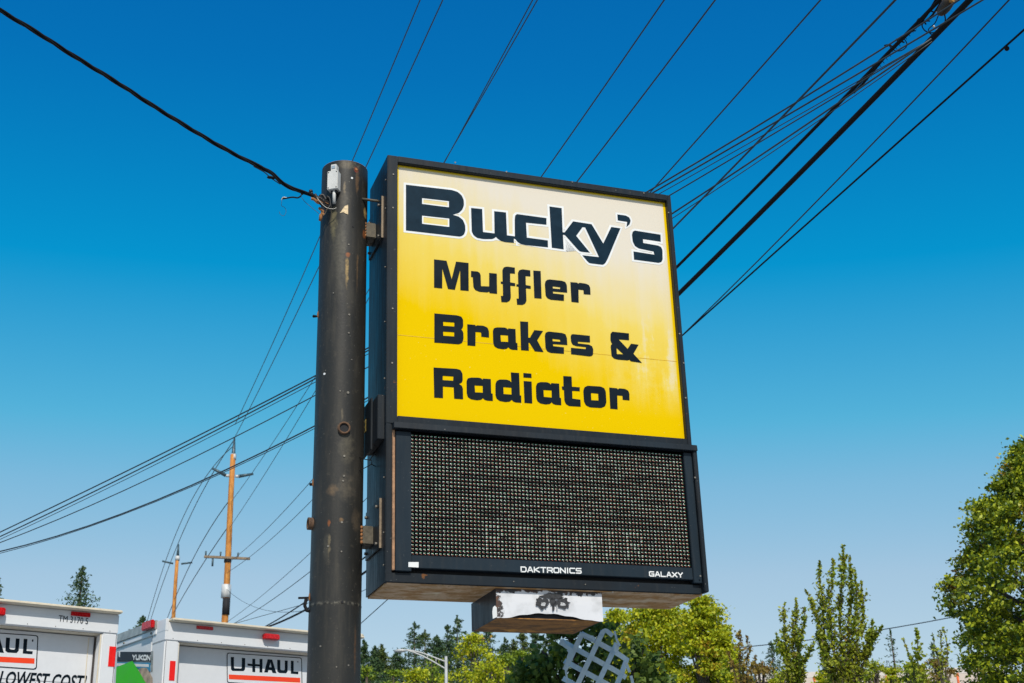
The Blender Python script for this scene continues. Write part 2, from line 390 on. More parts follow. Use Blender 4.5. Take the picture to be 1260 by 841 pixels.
# each module is 15 x 16 pixels: a black tray with one louvre per row, and its lamps
def module_mesh():
    b = MB(); W_, H_ = MX * pw - .0012, 16 * ph - .0012
    b.box(0, W_, -.012, .02, 0, H_)
    for j in range(16):
        z = (j + 1) * ph - .0035
        b.add([(0, -.012, z - .0015), (W_, -.012, z - .0015), (W_, -.012, z + .0015), (0, -.012, z + .0015), (0, -.0225, z - .002), (W_, -.0225, z - .002), (W_, -.0225, z - .0005), (0, -.0225, z - .0005)],
              [(0, 4, 5, 1), (3, 2, 6, 7), (4, 7, 6, 5), (0, 3, 7, 4), (1, 5, 6, 2)])
    return b
rled = random.Random(11)
DIM = set()
for j in range(NY):
    i = 0
    while i < NX:
        ln = rled.randint(2, 7)
        if rled.random() < (.75 if j in (10, 21) and 3 < i < 66 else .13 if 10 < j < 30 and 5 < i < 68 else .05):
            for k in range(ln): DIM.add((i + k, j))
        i += ln
def led_mesh(mi_, mj_):
    r = rled; V = []; F = []; mi = []
    def lamp(x, z, rad, m):
        y = -.0125; n0 = len(V); k = 6
        V.append((x, y - rad * 1.25, z))
        for q in range(k): V.append((x + rad * .8 * math.cos(q * math.pi / 3), y - rad * .85, z + rad * .8 * math.sin(q * math.pi / 3)))
        for q in range(k): V.append((x + rad * math.cos(q * math.pi / 3), y, z + rad * math.sin(q * math.pi / 3)))
        for q in range(k):
            F.append((n0, n0 + 1 + (q + 1) % k, n0 + 1 + q)); mi.append(m)
            F.append((n0 + 1 + q, n0 + 1 + (q + 1) % k, n0 + 7 + (q + 1) % k)); mi.append(m)
            F.append((n0 + 1 + q, n0 + 7 + (q + 1) % k, n0 + 7 + q)); mi.append(m)
    for j in range(16):
        for i in range(MX):
            gi, gj = mi_ * MX + i, mj_ * 16 + j; cx, cz = (i + .42) * pw, (j + .40) * ph
            k = 1.15 if (gi, gj) in LIT else .72 if (gi, gj) in DIM else r.uniform(.88, 1.04)
            lamp(cx - .0040, cz + .0028, .0052 * k, 3 if r.random() < .2 else 2)
            lamp(cx + .0048, cz + .0046, .0044 * k, 1)
            lamp(cx + .0040, cz - .0050, .0036 * k, 0 if r.random() < .8 else 3)
            if (gi, gj) in LIT: lamp(cx - .0040, cz - .0062, .0028, 2)
    me = bpy.data.meshes.new('led_lamps'); me.from_pydata(V, [], F)
    for k in ('red', 'green', 'white', 'pink'): me.materials.append(LM[k])
    me.polygons.foreach_set('material_index', mi); me.polygons.foreach_set('use_smooth', [True] * len(F)); me.update()
    return me
mod_me = None
for j in range(2):
    for i in range(5):
        loc = Vector((L0 + i * MX * pw + .0006, random.uniform(-.001, .001), LB + j * 16 * ph + .0006))
        if mod_me is None:
            o = module_mesh().build('led_module', M['tray'], SIGN); mod_me = o.data; o.location = loc
        else: o = link_mesh('led_module', mod_me, None, SIGN, loc=loc)
        link_mesh('led_lamps', led_mesh(i, j), None, o, kind='stuff')

# white service label, maker's lettering on the bezel
c = crop(440, 680, 10.51); DB = -.0295
pts = [FA(*c(*p), DB - .001) for p in ((658, 125), (790, 125), (788, 195), (657, 188))]
poly_flat('service_label', [pts], lambda u, v: (u, DB - .001, v), M['white_vinyl'], SIGN)
def bezel_text(body, pl, pr, h):
    l = FA(*pl, DB); r = FA(*pr, DB); w_ = r[0] - l[0]; sl = (r[1] - l[1]) / w_
    stroke_text('bezel_lettering', body, lambda u, v, q: (l[0] + u, DB - .001 - q * .00008, l[1] + v + sl * u), h, w_, .0088, M['white_vinyl'], SIGN)
c = crop(630, 690, 5.478)
bezel_text('DAKTRONICS', c(62, 79), c(466, 89.5), .042); bezel_text('GALAXY', c(928, 108), c(1150, 116), .040)

# --- lettering of the yellow face, outlines traced and laid on the face
def cen(lp): return (sum(p[0] for p in lp) / len(lp), sum(p[1] for p in lp) / len(lp))
def area(lp): return sum(lp[i][0] * lp[(i + 1) % len(lp)][1] - lp[(i + 1) % len(lp)][0] * lp[i][1] for i in range(len(lp))) / 2
def soften(lp, corners=28):
    """round the outline where it turns gently, keep real corners"""
    out = []; n_ = len(lp)
    for i in range(n_):
        a0, b0, c0 = Vector(lp[i - 1]), Vector(lp[i]), Vector(lp[(i + 1) % n_])
        u1 = (b0 - a0); u2 = (c0 - b0)
        ang = abs(math.degrees(u1.angle(u2, 0)))
        if 8 < ang < 52:
            m_ = min(u1.length, u2.length) * .25
            out += [tuple(b0 - u1.normalized() * m_), tuple(b0 * .75 + (a0 + c0) * .125 if False else b0 - (u1.normalized() - u2.normalized()) * m_ * .18), tuple(b0 + u2.normalized() * m_)]
        else: out.append(tuple(b0))
    return out
def offset(lp, dist):
    s = 1 if area(lp) > 0 else -1; out = []; n_ = len(lp)
    for i in range(n_):
        a0, b0, c0 = Vector(lp[i - 1]), Vector(lp[i]), Vector(lp[(i + 1) % n_])
        u1 = (b0 - a0).normalized(); u2 = (c0 - b0).normalized()
        n1 = Vector((u1.y, -u1.x)) * s; n2 = Vector((u2.y, -u2.x)) * s
        m_ = n1 + n2
        if m_.length < .2: out.append(tuple(b0 + n1 * dist)); continue
        m_.normalize(); k = min(dist / max(.35, m_.dot(n1)), dist * 1.45) if dist > 0 else max(dist / max(.35, m_.dot(n1)), dist * 1.45)
        out.append(tuple(b0 + m_ * k))
    return out
LET = {}
def letter(key, cr, outer, holes=(), outline=None, mt='ink', shift=None):
    d_ = DF - (.003 if mt == 'ink' else .0032)
    L = [[FA(*cr(*p), d_) for p in lp] for lp in [outer] + list(holes)]
    L = [soften(lp) for lp in L]
    LET[key] = L
    put_letter(L, d_, mt, outline)
OC = [0]
def put_letter(L, d_, mt, outline=None):
    if outline:
        OC[0] += 1; dd = DF - .0012 - .0001 * (OC[0] % 8)
        LO = [offset(L[0], outline)] + [offset(h_, -outline * .62) for h_ in L[1:]]
        poly_flat('letter_outline', LO, lambda u, v: (u, dd, v), M['white_vinyl'], SIGN)
    poly_flat('letter', L, lambda u, v: (u, d_, v), M[mt], SIGN)
def place(key, px, py, w=1.0):
    """repeat a traced letter with its top-left corner at the photo point"""
    L = LET[key]; x0 = min(p[0] for p in L[0]); z1 = max(p[1] for p in L[0]); d_ = DF - .003
    tx, tz = FA(px, py, d_)
    put_letter([[((p[0] - x0) * w + tx, p[1] - z1 + tz) for p in lp] for lp in L], d_, 'ink')
OL = .0185
c1 = crop(488, 205, 7.65)
letter('B0', c1, [(88, 172), (520, 222), (575, 240), (612, 272), (632, 315), (634, 365), (618, 408), (585, 438), (528, 455), (585, 472), (625, 505), (646, 555), (648, 605), (635, 640), (612, 656), (590, 660), (88, 602)],
       [[(240, 297), (493, 326), (493, 385), (240, 353)], [(240, 462), (496, 490), (496, 570), (240, 540)]], OL, 'navy')
c2 = crop(570, 235, 9.345)
letter('u0', c2, [(90, 197), (218, 210), (228, 474), (360, 490), (356, 234), (492, 249), (503, 512), (594, 524), (592, 330), (597, 285), (618, 268), (957, 314), (957, 390), (722, 366), (732, 538), (973, 571), (975, 650), (720, 624), (660, 611), (622, 585), (600, 556),
                  (583, 549), (583, 598), (480, 588), (430, 574), (398, 552), (376, 530), (356, 546), (330, 555), (230, 555), (160, 541), (120, 512), (98, 470)], (), OL, 'navy')
c3 = crop(660, 245, 8.41)
letter('k0', c3, [(135, 78), (262, 95), (272, 345), (292, 347), (380, 232), (572, 262), (692, 462), (775, 290), (870, 304), (738, 620), (715, 662), (690, 682), (545, 665), (475, 583), (648, 602), (505, 295), (478, 292), (412, 382), (555, 556), (447, 545), (296, 374), (275, 370), (283, 522), (160, 505)], (), OL, 'navy')
letter('ap', c3, [(838, 160), (925, 172), (962, 192), (976, 225), (965, 262), (932, 292), (940, 238), (842, 222)], (), OL * .9, 'navy')
c4 = crop(740, 245, 8.41)
letter('s0', c4, [(345, 327), (612, 370), (615, 443), (430, 416), (433, 456), (585, 482), (618, 497), (632, 530), (634, 625), (622, 652), (595, 662), (338, 628), (332, 543), (548, 577), (540, 545), (385, 512), (348, 488), (324, 440), (316, 370), (324, 340)], (), OL, 'navy')
c5 = crop(525, 310, 11.21)
letter('M', c5, [(102, 105), (275, 125), (345, 378), (405, 136), (578, 155), (580, 540), (465, 530), (462, 255), (390, 524), (295, 513), (216, 232), (215, 505), (102, 494)])
letter('u', c5, [(612, 265), (700, 272), (732, 290), (745, 325), (750, 475), (862, 478), (862, 292), (968, 302), (972, 580), (868, 570), (864, 550), (835, 560), (730, 552), (672, 528), (645, 485), (636, 350), (612, 347)])
c6 = crop(625, 315, 11.455)
F2 = [(205, 190), (315, 205), (318, 290), (250, 285), (252, 412), (322, 425), (322, 465), (255, 458), (262, 630), (245, 672), (205, 692), (130, 688), (122, 602), (152, 604), (148, 435), (120, 430), (120, 400), (145, 402), (141, 240), (160, 202)]
letter('f', c6, F2)
place('f', 615.2, 327.2)
letter('l', c6, [(357, 207), (462, 215), (475, 603), (372, 595)])
letter('e', c6, [(590, 333), (760, 352), (808, 368), (830, 410), (836, 519), (634, 502), (637, 530), (790, 547), (790, 635), (600, 618), (556, 596), (532, 560), (520, 400), (530, 358), (556, 338)], [[(632, 430), (735, 442), (735, 470), (634, 460)]])
letter('r', c6, [(880, 370), (975, 378), (990, 392), (1010, 380), (1100, 393), (1142, 412), (1160, 450), (1165, 548), (1068, 540), (1065, 483), (995, 475), (998, 660), (895, 648)])
c7 = crop(525, 378, 11.455)
letter('B', c7, [(108, 90), (430, 118), (490, 136), (514, 178), (515, 268), (505, 298), (488, 316), (508, 338), (518, 368), (520, 450), (500, 506), (455, 525), (108, 500)],
       [[(232, 207), (390, 218), (390, 275), (235, 265)], [(232, 345), (388, 355), (388, 415), (235, 405)]])
letter('r2', c7, [(572, 243), (685, 252), (692, 270), (708, 258), (800, 264), (858, 290), (878, 340), (880, 430), (770, 418), (768, 357), (690, 350), (688, 550), (575, 540)])
c9 = crop(525, 445, 9.69)
letter('R', c9, [(82, 72), (360, 88), (405, 103), (428, 148), (430, 225), (418, 252), (385, 268), (420, 290), (432, 322), (435, 450), (328, 443), (322, 308), (195, 298), (195, 436), (90, 430)], [[(192, 170), (318, 178), (316, 230), (192, 222)]])
letter('a', c9, [(475, 235), (490, 202), (530, 192), (620, 193), (650, 201), (668, 218), (672, 204), (765, 210), (770, 380), (788, 385), (790, 470), (720, 466), (690, 456), (672, 436), (650, 456), (600, 462), (530, 450), (492, 425), (478, 380)], [[(572, 285), (668, 290), (670, 372), (578, 368)]])
letter('d', c9, [(820, 270), (835, 232), (870, 215), (950, 216), (990, 228), (1010, 250), (1003, 130), (1103, 138), (1112, 403), (1128, 408), (1128, 492), (1060, 487), (1030, 475), (1015, 456), (990, 478), (940, 483), (870, 470), (834, 442), (820, 400)], [[(915, 305), (1010, 312), (1012, 395), (918, 388)]])
px_ = lambda x, y: (x, y)
letter('i', px_, [(644.3, 469.0), (654.2, 469.8), (655.0, 496.6), (645.4, 495.9)])
poly_flat('letter_dot', [[FA(*p, DF - .003) for p in ((643.9, 459.2), (653.9, 460), (654.1, 465.2), (644.1, 464.7))]], lambda u, v: (u, DF - .003, v), M['ink'], SIGN)
c10 = crop(650, 450, 9.333)
letter('a2', c10, [(88, 240), (102, 204), (140, 190), (215, 192), (245, 203), (258, 218), (265, 202), (355, 208), (362, 370), (377, 375), (380, 455), (315, 450), (285, 440), (270, 421), (248, 441), (200, 446), (140, 435), (106, 410), (92, 370)], [[(175, 280), (268, 285), (270, 368), (180, 360)]])
letter('t', c10, [(402, 120), (498, 126), (503, 243), (592, 250), (592, 295), (505, 290), (508, 380), (600, 392), (603, 472), (470, 465), (432, 441), (415, 400), (410, 282), (390, 276), (385, 240), (405, 240)])
letter('o', c10, [(632, 290), (645, 250), (680, 232), (830, 241), (874, 260), (891, 300), (898, 420), (884, 466), (840, 487), (710, 480), (662, 456), (640, 410)], [[(720, 315), (803, 322), (806, 402), (725, 398)]])
letter('r4', c10, [(930, 252), (1020, 262), (1029, 274), (1045, 262), (1110, 268), (1148, 288), (1162, 322), (1163, 400), (1085, 393), (1082, 348), (1022, 342), (1027, 503), (942, 495)])
c11 = crop(625, 390, 11.455)
letter('k', c11, [(172, 65), (285, 72), (288, 295), (310, 296), (372, 188), (495, 200), (412, 332), (502, 497), (380, 487), (305, 366), (292, 364), (295, 478), (185, 470)])
letter('e2', c11, [(570, 208), (760, 228), (812, 247), (832, 300), (838, 398), (635, 384), (638, 414), (790, 431), (790, 522), (600, 508), (553, 486), (530, 440), (520, 265), (532, 225)], [[(628, 310), (735, 322), (737, 352), (632, 345)]])
letter('s', c11, [(920, 245), (1155, 268), (1158, 362), (985, 350), (990, 376), (1145, 393), (1188, 418), (1203, 460), (1200, 532), (1182, 552), (1150, 558), (890, 527), (888, 437), (1095, 456), (1100, 428), (960, 412), (912, 393), (890, 350), (884, 275), (896, 250)])
place('a', 606.3, 401.8, .96)
c12 = crop(735, 395, 12.6)
letter('&', c12, [(232, 168), (490, 195), (492, 300), (330, 288), (470, 434), (522, 355), (640, 370), (560, 510), (692, 652), (520, 627), (500, 604), (470, 612), (320, 601), (262, 586), (222, 547), (207, 400), (214, 372), (232, 358), (212, 330), (203, 290), (205, 200)], [[(298, 420), (405, 518), (303, 516)]])

# --- screws along the frame
def screw(a, d, u, r=.007, mt='bolt', name='screw', axis='y'):
    b = MB(); k = 6
    pts = ([(a, d, u), (a, d - .006, u)] if axis == 'y' else [(a, d, u), (a - .008, d, u)])
    b.tube(pts, r, k); return b.build(name, M[mt], SIGN)
for p in ((484, 215), (483.5, 256), (483, 380), (482.5, 447), (560, 200.5), (623, 212), (704, 224.5), (792, 238), (822.5, 262), (836, 411), (841, 447), (843.5, 490)):
    u_ = FA(*p, -.004); screw(u_[0], -.003, u_[1])
for p in ((855, 588), (861.5, 709)): u_ = FA(*p, -.06); screw(u_[0], -.059, u_[1])
for p in ((632, 716), (720, 719.5), (753.5, 729)): u_ = FA(*p, -.003); screw(u_[0], -.002, u_[1], .005)
for u_ in (.12, .35, .75, 1.5, 1.95, 2.4, 2.9, 3.15): screw(-.001, .045, u_, .006, axis='x')

# --- disconnect box on the left side of the cabinet
b = MB().box(-.052, -.001, .05, .47, 1.035, 1.375); b.build('disconnect_box', M['frame'], SIGN, bevel=.004)
lid = MB().box(-.066, -.053, .20, .50, 1.0, 1.40); lid = lid.build('disconnect_box_lid', M['shell'], SIGN, bevel=.003)
b = MB().box(-.0675, -.0662, .36, .43, 1.19, 1.285); b.build('warning_sticker', simple('yellow_sticker', (.62, .46, .1), .5), lid)
b = MB().box(-.0682, -.0676, .383, .407, 1.205, 1.227).box(-.0682, -.0676, .383, .407, 1.244, 1.268); b.build('sticker_symbol', M['black'], lid)

# --- brackets between cabinet and pole
PX, PY, PR = -1.3014, 9.2849, .1838
pl_ = Vector((PX, PY, 0)) - SO; PA, PD = pl_.dot(SA), pl_.dot(SD)
M['pedge'] = simple('pale_plate_edge', (.24, .18, .12), .6, .2, .3, 30)  # paler tan for the front edge of the dark plates
def bracket(u0, u1, tu0, tu1):
    br = MB().box(-.014, -.001, .135, .56, u0, u1).build('bracket_plate', M['shell'], SIGN, bevel=.002); MB().box(-.016, -.0005, .126, .1345, u0, u1).build('plate_edge', M['pedge'], br)
    tb = MB().box(PA + PR * .80, -.0145, PD - .105, PD + .06, tu0, tu1).build('bracket_arm', M['galv'], SIGN, bevel=.006)
    for (d_, z_) in ((.20, u0 + .045), (.20, u1 - .045), (.52, u0 + .045), (.52, u1 - .045)):
        MB().tube([(-.0145, d_, z_), (-.030, d_, z_)], .011, 6).build('bolt', M['bolt'], br)
    for k in range(5):
        zz = tu0 + (tu1 - tu0) * (k + .5) / 5
        MB().ball((PA + PR * .86 + .012, PD - .1055, zz), .013, 6, 4, (1, .5, 1)).build('weld_bead', M['rust'], tb)
    return br, tb
bracket(2.69, 3.05, 2.77, 2.90); bracket(.26, .62, .325, .46)
rb = MB().tube([(PA + PR * .7, PD - .15, 3.075), (-.02, PD - .15, 3.075), (-.001, PD - .15, 3.07)], .011, 8).build('stay_rod', M['galv'], SIGN)
# stray wires in the gap
for pts_ in ([(PA + .1, .30, .98), (-.09, .26, .94), (-.05, .24, .93), (-.045, .25, .905), (-.09, .27, .88), (PA + .1, .3, .84)], [(-.06, .25, .93), (-.045, .245, .96), (-.02, .24, 1.0)], [(-.05, .25, .905), (-.005, .3, .905)]):
    MB().tube(pts_, .0035, 6).build('loose_wire', M['cable'], SIGN)

# --- raceway box under the cabinet, its white front peeling
b = MB(); x0, x1 = .812, 1.624; zb = -.219
y0, y1 = .042, .62
b.box(x0, x0 + .01, y0, y1, zb, -.013).box(x1 - .01, x1, y0, y1, zb, -.013).box(x0 + .0105, x1 - .0105, y1 - .01, y1, zb, -.013)
RB = b.build('raceway_box', M['frame'], SIGN)
b = MB(); b.box(x0 + .0105, x1 - .0105, y0 + .02, y1 - .0105, zb, zb + .006); b.build('raceway_bottom', M['under_dark'], RB)
# front panel with a bent, arched lower edge
cols = 28; V = []; Fc = []
for i in range(cols + 1):
    tt = i / cols; x_ = x0 + (x1 - x0) * tt
    e_ = zb - .003 + .048 * max(0, math.sin(min(1, max(0, (tt - .06) / .86)) * math.pi)) ** 1.2 * (1.15 - .5 * tt) + .003 * math.sin(tt * 37)
    for j, z_ in enumerate((e_, (e_ - .013) / 2, -.013)):
        V.append((x_, y0 - .002 + (.006 * math.sin(tt * math.pi) if j == 0 else 0), z_))
for i in range(cols):
    for j in range(2): k = i * 3 + j; Fc.append((k, k + 3, k + 4, k + 1))
me = bpy.data.meshes.new('raceway_front'); me.from_pydata(V, [], Fc); o = link_mesh('raceway_front', me, M['peel'], RB)
sol = o.modifiers.new('thickness', 'SOLIDIFY'); sol.thickness = .004
b = MB().box(x0 + .011, x1 - .011, y0 + .03, y0 + .035, zb + .006, -.013); b.build('raceway_dark_sheet', M['dark'], RB)  # added dark sheet standing in for the shade inside the box
# leftover adhesive, two round smears and a drip
rr = random.Random(5)
def smear(cx, cz, w_, h_, kk, nm='adhesive_smear'):
    pts_ = []
    for i in range(kk):
        an = 2 * math.pi * i / kk; q = 1 + rr.uniform(-.28, .22)
        pts_.append((cx + math.cos(an) * w_ * q, cz + math.sin(an) * h_ * q))
    return poly_flat(nm, [pts_], lambda u, v: (u, y0 - .0085, v), M['adh'], RB)
M['adh'] = simple('dark_adhesive', (.03, .03, .033), .7, 0, .8, 60)
M['adh2'] = simple('grey_adhesive', (.42, .42, .42), .7, 0, .5, 60)
for (px1, py1, w1, h1) in ((666.5, 743, .052, .040), (692, 743.5, .056, .042), (679.5, 741, .026, .03)):
    q_ = FA(px1, py1, y0); smear(q_[0], q_[1], w1, h1, 26)
for (px1, py1, w1, h1) in ((668, 744, .02, .013), (692, 744, .022, .014), (685, 748, .006, .02)):
    q_ = FA(px1, py1, y0)
    o = smear(q_[0], q_[1], w1, h1, 14); o.data.materials.clear(); o.data.materials.append(M['adh2']); o.location.y = -.001
q_ = FA(679, 736, y0); smear(q_[0], q_[1] + .01, .085, .022, 30)
q_ = FA(680.5, 748, y0); smear(q_[0], q_[1], .010, .028, 12)
# torn curl of plastic at the left end of the front
cz_ = crop(570, 715, 12.01)
pts_ = [FA(*cz_(*p), y0 - .01) for p in ((455, 375), (485, 400), (490, 540), (420, 570), (412, 470), (425, 400))]
o = poly_flat('torn_flap', [pts_], lambda u, v: (u, y0 - .012 - (x0 + .03 - u) * .4, v), M['white_vinyl'], RB)
o.modifiers.new('thickness', 'SOLIDIFY').thickness = .003

# ------------------------------------------------------------------ the steel pole and what hangs on it
def on_pole(px, py):                                          # photo point -> point on the front of the pole
    r = ray(px, py); A_ = r.x ** 2 + r.y ** 2; B_ = -2 * (r.x * PX + r.y * PY); C_ = PX ** 2 + PY ** 2 - PR ** 2
    ds = B_ * B_ - 4 * A_ * C_
    tt = (-B_ - math.sqrt(max(0, ds))) / (2 * A_) if ds > 0 else -B_ / (2 * A_)
    return CAM + r * tt
def pz(px, py): p = on_pole(px, py); return (p.x - PX, p.z)
PT = on_pole(425, 197.5).z
POLE_SEAM = pz(410, 741.5)[1]
RUST, TAN, YEL, DIRT = (.32, .10, .025), (.34, .26, .13), (.5, .33, .12), (.11, .1, .075)
c8 = crop(340, 190, 6.007)
def stn(px, py, w_, hd, hu, k, col): x_, z_ = pz(px, py); return (x_, z_, w_, hd, hu, k, col)
POLE_STAINS = [
    stn(*c8(590, 115), .017, .03, .03, .95, (.32, .05, .02)), stn(*c8(598, 190), .016, .14, .1, .55, (.22, .12, .05)),
    stn(*c8(530, 740), .022, .03, .02, .95, RUST), stn(*c8(523, 790), .016, .24, .03, .7, YEL), stn(*c8(600, 780), .007, .3, .05, .5, (.22, .13, .06)),
    stn(*c8(530, 75), .09, .05, .05, .6, (.2, .16, .10)), stn(*c8(505, 240), .012, .08, .05, .8, (.26, .2, .12)),
    stn(*c8(425, 470), .03, .22, .12, .75, (.2, .17, .09)), stn(*c8(470, 640), .05, .55, .2, .45, (.14, .125, .09)),
    stn(*c8(500, 330), .04, .2, .1, .45, (.13, .11, .08)),
    stn(423, 527, .052, .05, .05, .8, (.2, .11, .05)), stn(426, 548, .06, .16, .1, .45, (.15, .13, .09)),
    stn(405, 644, .013, .03, .03, .95, RUST), stn(405, 665, .013, .14, .05, .6, (.26, .2, .11)), stn(402, 668, .03, .16, .08, .35, DIRT),
    stn(425, 600, .06, .12, .12, .4, (.16, .13, .09)), stn(410, 603, .05, .05, .05, .6, (.2, .13, .07)),
    stn(438, 640, .03, .1, .1, .4, (.15, .11, .07)), stn(420, 640, .02, .02, .02, .7, (.28, .16, .07)),
    stn(437, 800, .008, .2, .2, .4, (.2, .09, .03)), stn(421, 505, .01, .1, .02, .5, (.2, .16, .1)),
    stn(449, 625, .012, .1, .1, .8, RUST), stn(449, 262, .01, .05, .05, .9, YEL), stn(448, 288, .012, .05, .04, .8, RUST)]
M['pole'] = mat_pole()
POLE = empty('sign_pole', (PX, PY, 0), 'thick charcoal steel pole with rust stains, left of the yellow sign', 'pole')
K = 96; V = []; Fc = []
zs = [0.0] + [z for z in np.linspace(2.0, PT, 46)]
for z_ in zs:
    for k in range(K):
        an = 2 * math.pi * k / K; rj = PR * (1 + .0035 * math.sin(3 * an + z_ * 1.7) + .002 * math.sin(7 * z_ + an))
        if abs(z_ - PT) < 1e-6: rj *= .992
        V.append((rj * math.cos(an), rj * math.sin(an), z_))
n_ = len(zs)
for i in range(n_ - 1):
    for k in range(K): Fc.append((i * K + k, i * K + (k + 1) % K, (i + 1) * K + (k + 1) % K, (i + 1) * K + k))
me = from_arrays('pipe', V, Fc); smooth(me); link_mesh('pipe', me, M['pole'], POLE)
b = MB(); b.tube([(0, 0, PT - .02), (0, 0, PT + .002)], PR * .985, 64); b.build('end_cap', M['rust'], POLE)
b = MB(); b.tube([(0, 0, POLE_SEAM - .006), (0, 0, POLE_SEAM + .006)], PR * 1.007, 64, False); b.build('weld_ring', M['pole'], POLE)
def pole_stub(px, py, r, ln, name, mt='rust', tilt=0):
    """short open pipe stub welded on the pole"""
    p = on_pole(px, py); c_ = Vector((p.x - PX, p.y - PY, p.z)); nrm = Vector((c_.x, c_.y, 0)).normalized()
    b = MB(); k = 20; up = Vector((0, 0, 1)); sd_ = nrm.cross(up)
    rings = [(c_ - nrm * .02, r), (c_ + nrm * ln, r), (c_ + nrm * ln, r * .74), (c_ + nrm * .010, r * .74)]
    vs = [q + (sd_ * math.cos(2 * math.pi * i / k) + up * math.sin(2 * math.pi * i / k)) * rad for q, rad in rings for i in range(k)]
    fs = [(a_ * k + i, a_ * k + (i + 1) % k, (a_ + 1) * k + (i + 1) % k, (a_ + 1) * k + i) for a_ in range(3) for i in range(k)]
    b.add(vs, fs, True)
    o = b.build(name, M[mt], POLE)
    b = MB(); b.add(vs[-k:], [tuple(range(k))]); b.build('stub_mouth', M['dark'], o)  # dark disc paints the shade inside the open pipe
    return o
M['rust_dark'] = simple('dark_rust', (.12, .065, .035), .85, 0, .5, 24, .5)
pole_stub(423, 527.5, .046, .022, 'pipe_stub', 'rust_dark')
e = on_pole(386.5, 643)
o = MB(); nrm = Vector((-.93, -.36, 0)).normalized(); c_ = nrm * PR + Vector((0, 0, e.z))
k = 18; sd_ = nrm.cross(Vector((0, 0, 1))); up = Vector((0, 0, 1))
rings = [(c_ - nrm * .03, .045), (c_ + nrm * .030, .045), (c_ + nrm * .030, .034), (c_ + nrm * .010, .033)]
vs = [q + (sd_ * math.cos(2 * math.pi * i / k) + up * math.sin(2 * math.pi * i / k)) * rad for q, rad in rings for i in range(k)]
o.add(vs, [(a_ * k + i, a_ * k + (i + 1) % k, (a_ + 1) * k + (i + 1) % k, (a_ + 1) * k + i) for a_ in range(3) for i in range(k)], True)
o = o.build('pipe_stub', M['rust_dark'], POLE); b = MB(); b.add(vs[-k:], [tuple(range(k))]); b.build('stub_mouth', M['dark'], o)  # mouth disc coloured dark in place of the shade within
# small bolts and bolt holes seen on the front of the pole
for (px1, py1, r_, mt) in ((c8(558, 178)[0], c8(558, 178)[1], .009, 'white_vinyl'), (c8(590, 113)[0], c8(590, 113)[1], .011, 'rust'), (c8(535, 668)[0], c8(535, 668)[1], .006, 'bolt'), (c8(565, 535)[0], c8(565, 535)[1], .007, 'dark'),
                           (429.5, 387.5, .008, 'bolt'), (429, 410, .007, 'bolt'), (399.5, 460.5, .009, 'white_vinyl'), (432.5, 443, .005, 'bolt'), (428, 483.5, .010, 'bolt'),
                           (418.5, 481.5, .005, 'bolt'), (423.5, 561.5, .008, 'bolt'), (423, 586, .008, 'bolt'), (422, 592, .007, 'bolt'), (420.5, 643, .008, 'bolt'), (404, 672.5, .008, 'bolt'),
                           (420, 679, .006, 'bolt'), (421, 741, .010, 'dark'), (394.5, 795.5, .006, 'bolt'), (428.5, 819, .006, 'bolt'), (414, 821, .005, 'bolt'), (410.5, 361, .005, 'bolt')):
    p = on_pole(px1, py1); q = Vector((p.x - PX, p.y - PY, p.z)); nn = Vector((q.x, q.y, 0)).normalized()
    MB().tube([q - nn * .004, q + nn * .005], r_, 8).build('bolt', M[mt], POLE)
# torn paper remnant
pts_ = [c8(*p) for p in ((470, 437), (492, 405), (505, 385), (530, 375), (530, 447), (512, 440), (495, 430))]
tl = tessellate_polygon([[Vector((p[0], p[1], 0)) for p in pts_]])
V = []
for p in pts_:
    q = on_pole(*p); v = Vector((q.x - PX, q.y - PY, 0)); v = v.normalized() * (PR + .004); V.append((v.x, v.y, q.z))
me = bpy.data.meshes.new('sticker_remnant'); me.from_pydata(V, [], [tuple(t_) for t_ in tl]); o = link_mesh('sticker_remnant', me, simple('torn_sticker', (.72, .55, .33), .7, 0, .35, 60), POLE)
# white metal box near the top
wb = empty('photocell_box', (PX, PY, 0), 'small white metal box bolted near the top of the charcoal pole', 'box')
p = on_pole(*c8(440, 220)); q = Vector((p.x - PX, p.y - PY, p.z)); nn = Vector((q.x, q.y, 0)).normalized(); sd_ = Vector((0, 0, 1)).cross(nn)
MT = Matrix((( -sd_.x if False else sd_.x, nn.x, 0, q.x), (sd_.y, nn.y, 0, q.y), (0, 0, 1, q.z), (0, 0, 0, 1)))
M['whitebox'] = simple('dirty_white_paint', (.62, .61, .58), .5, 0, .12, 14)
hz = (on_pole(*c8(420, 150)).z - on_pole(*c8(420, 285)).z) / 2
b = MB().box(-.043, .043, .004, .072, -hz, hz, MT); b.build('housing', M['whitebox'], wb, bevel=.004)
b = MB().box(-.020, .026, .006, .062, hz + .001, hz + .062, MT); b.build('top_fitting', M['whitebox'], wb, bevel=.004)
b = MB().box(-.012, .017, .0625, .066, hz + .022, hz + .046, MT); b.build('sensor_window', simple('grey_glass', (.3, .36, .42), .2), wb)
for (x_, z_) in ((-.033, -hz + .014), (.033, -hz + .014), (-.033, hz - .014), (.033, hz - .014)):
    MB().tube([MT @ Vector((x_, .072, z_)), MT @ Vector((x_, .075, z_))], .0045, 8).build('screw', M['dark'], wb)
b = MB().tube([MT @ Vector((.005, .04, -hz - .001)), MT @ Vector((.005, .04, -hz - .035)), MT @ Vector((.006, .038, -hz - .11))], .0135, 10); b.build('conduit_nipple', M['whitebox'], wb)
b = MB().box(-.02, .028, .0, .05, -hz - .022, -hz - .002, MT); b.build('box_clamp', M['black'], wb)

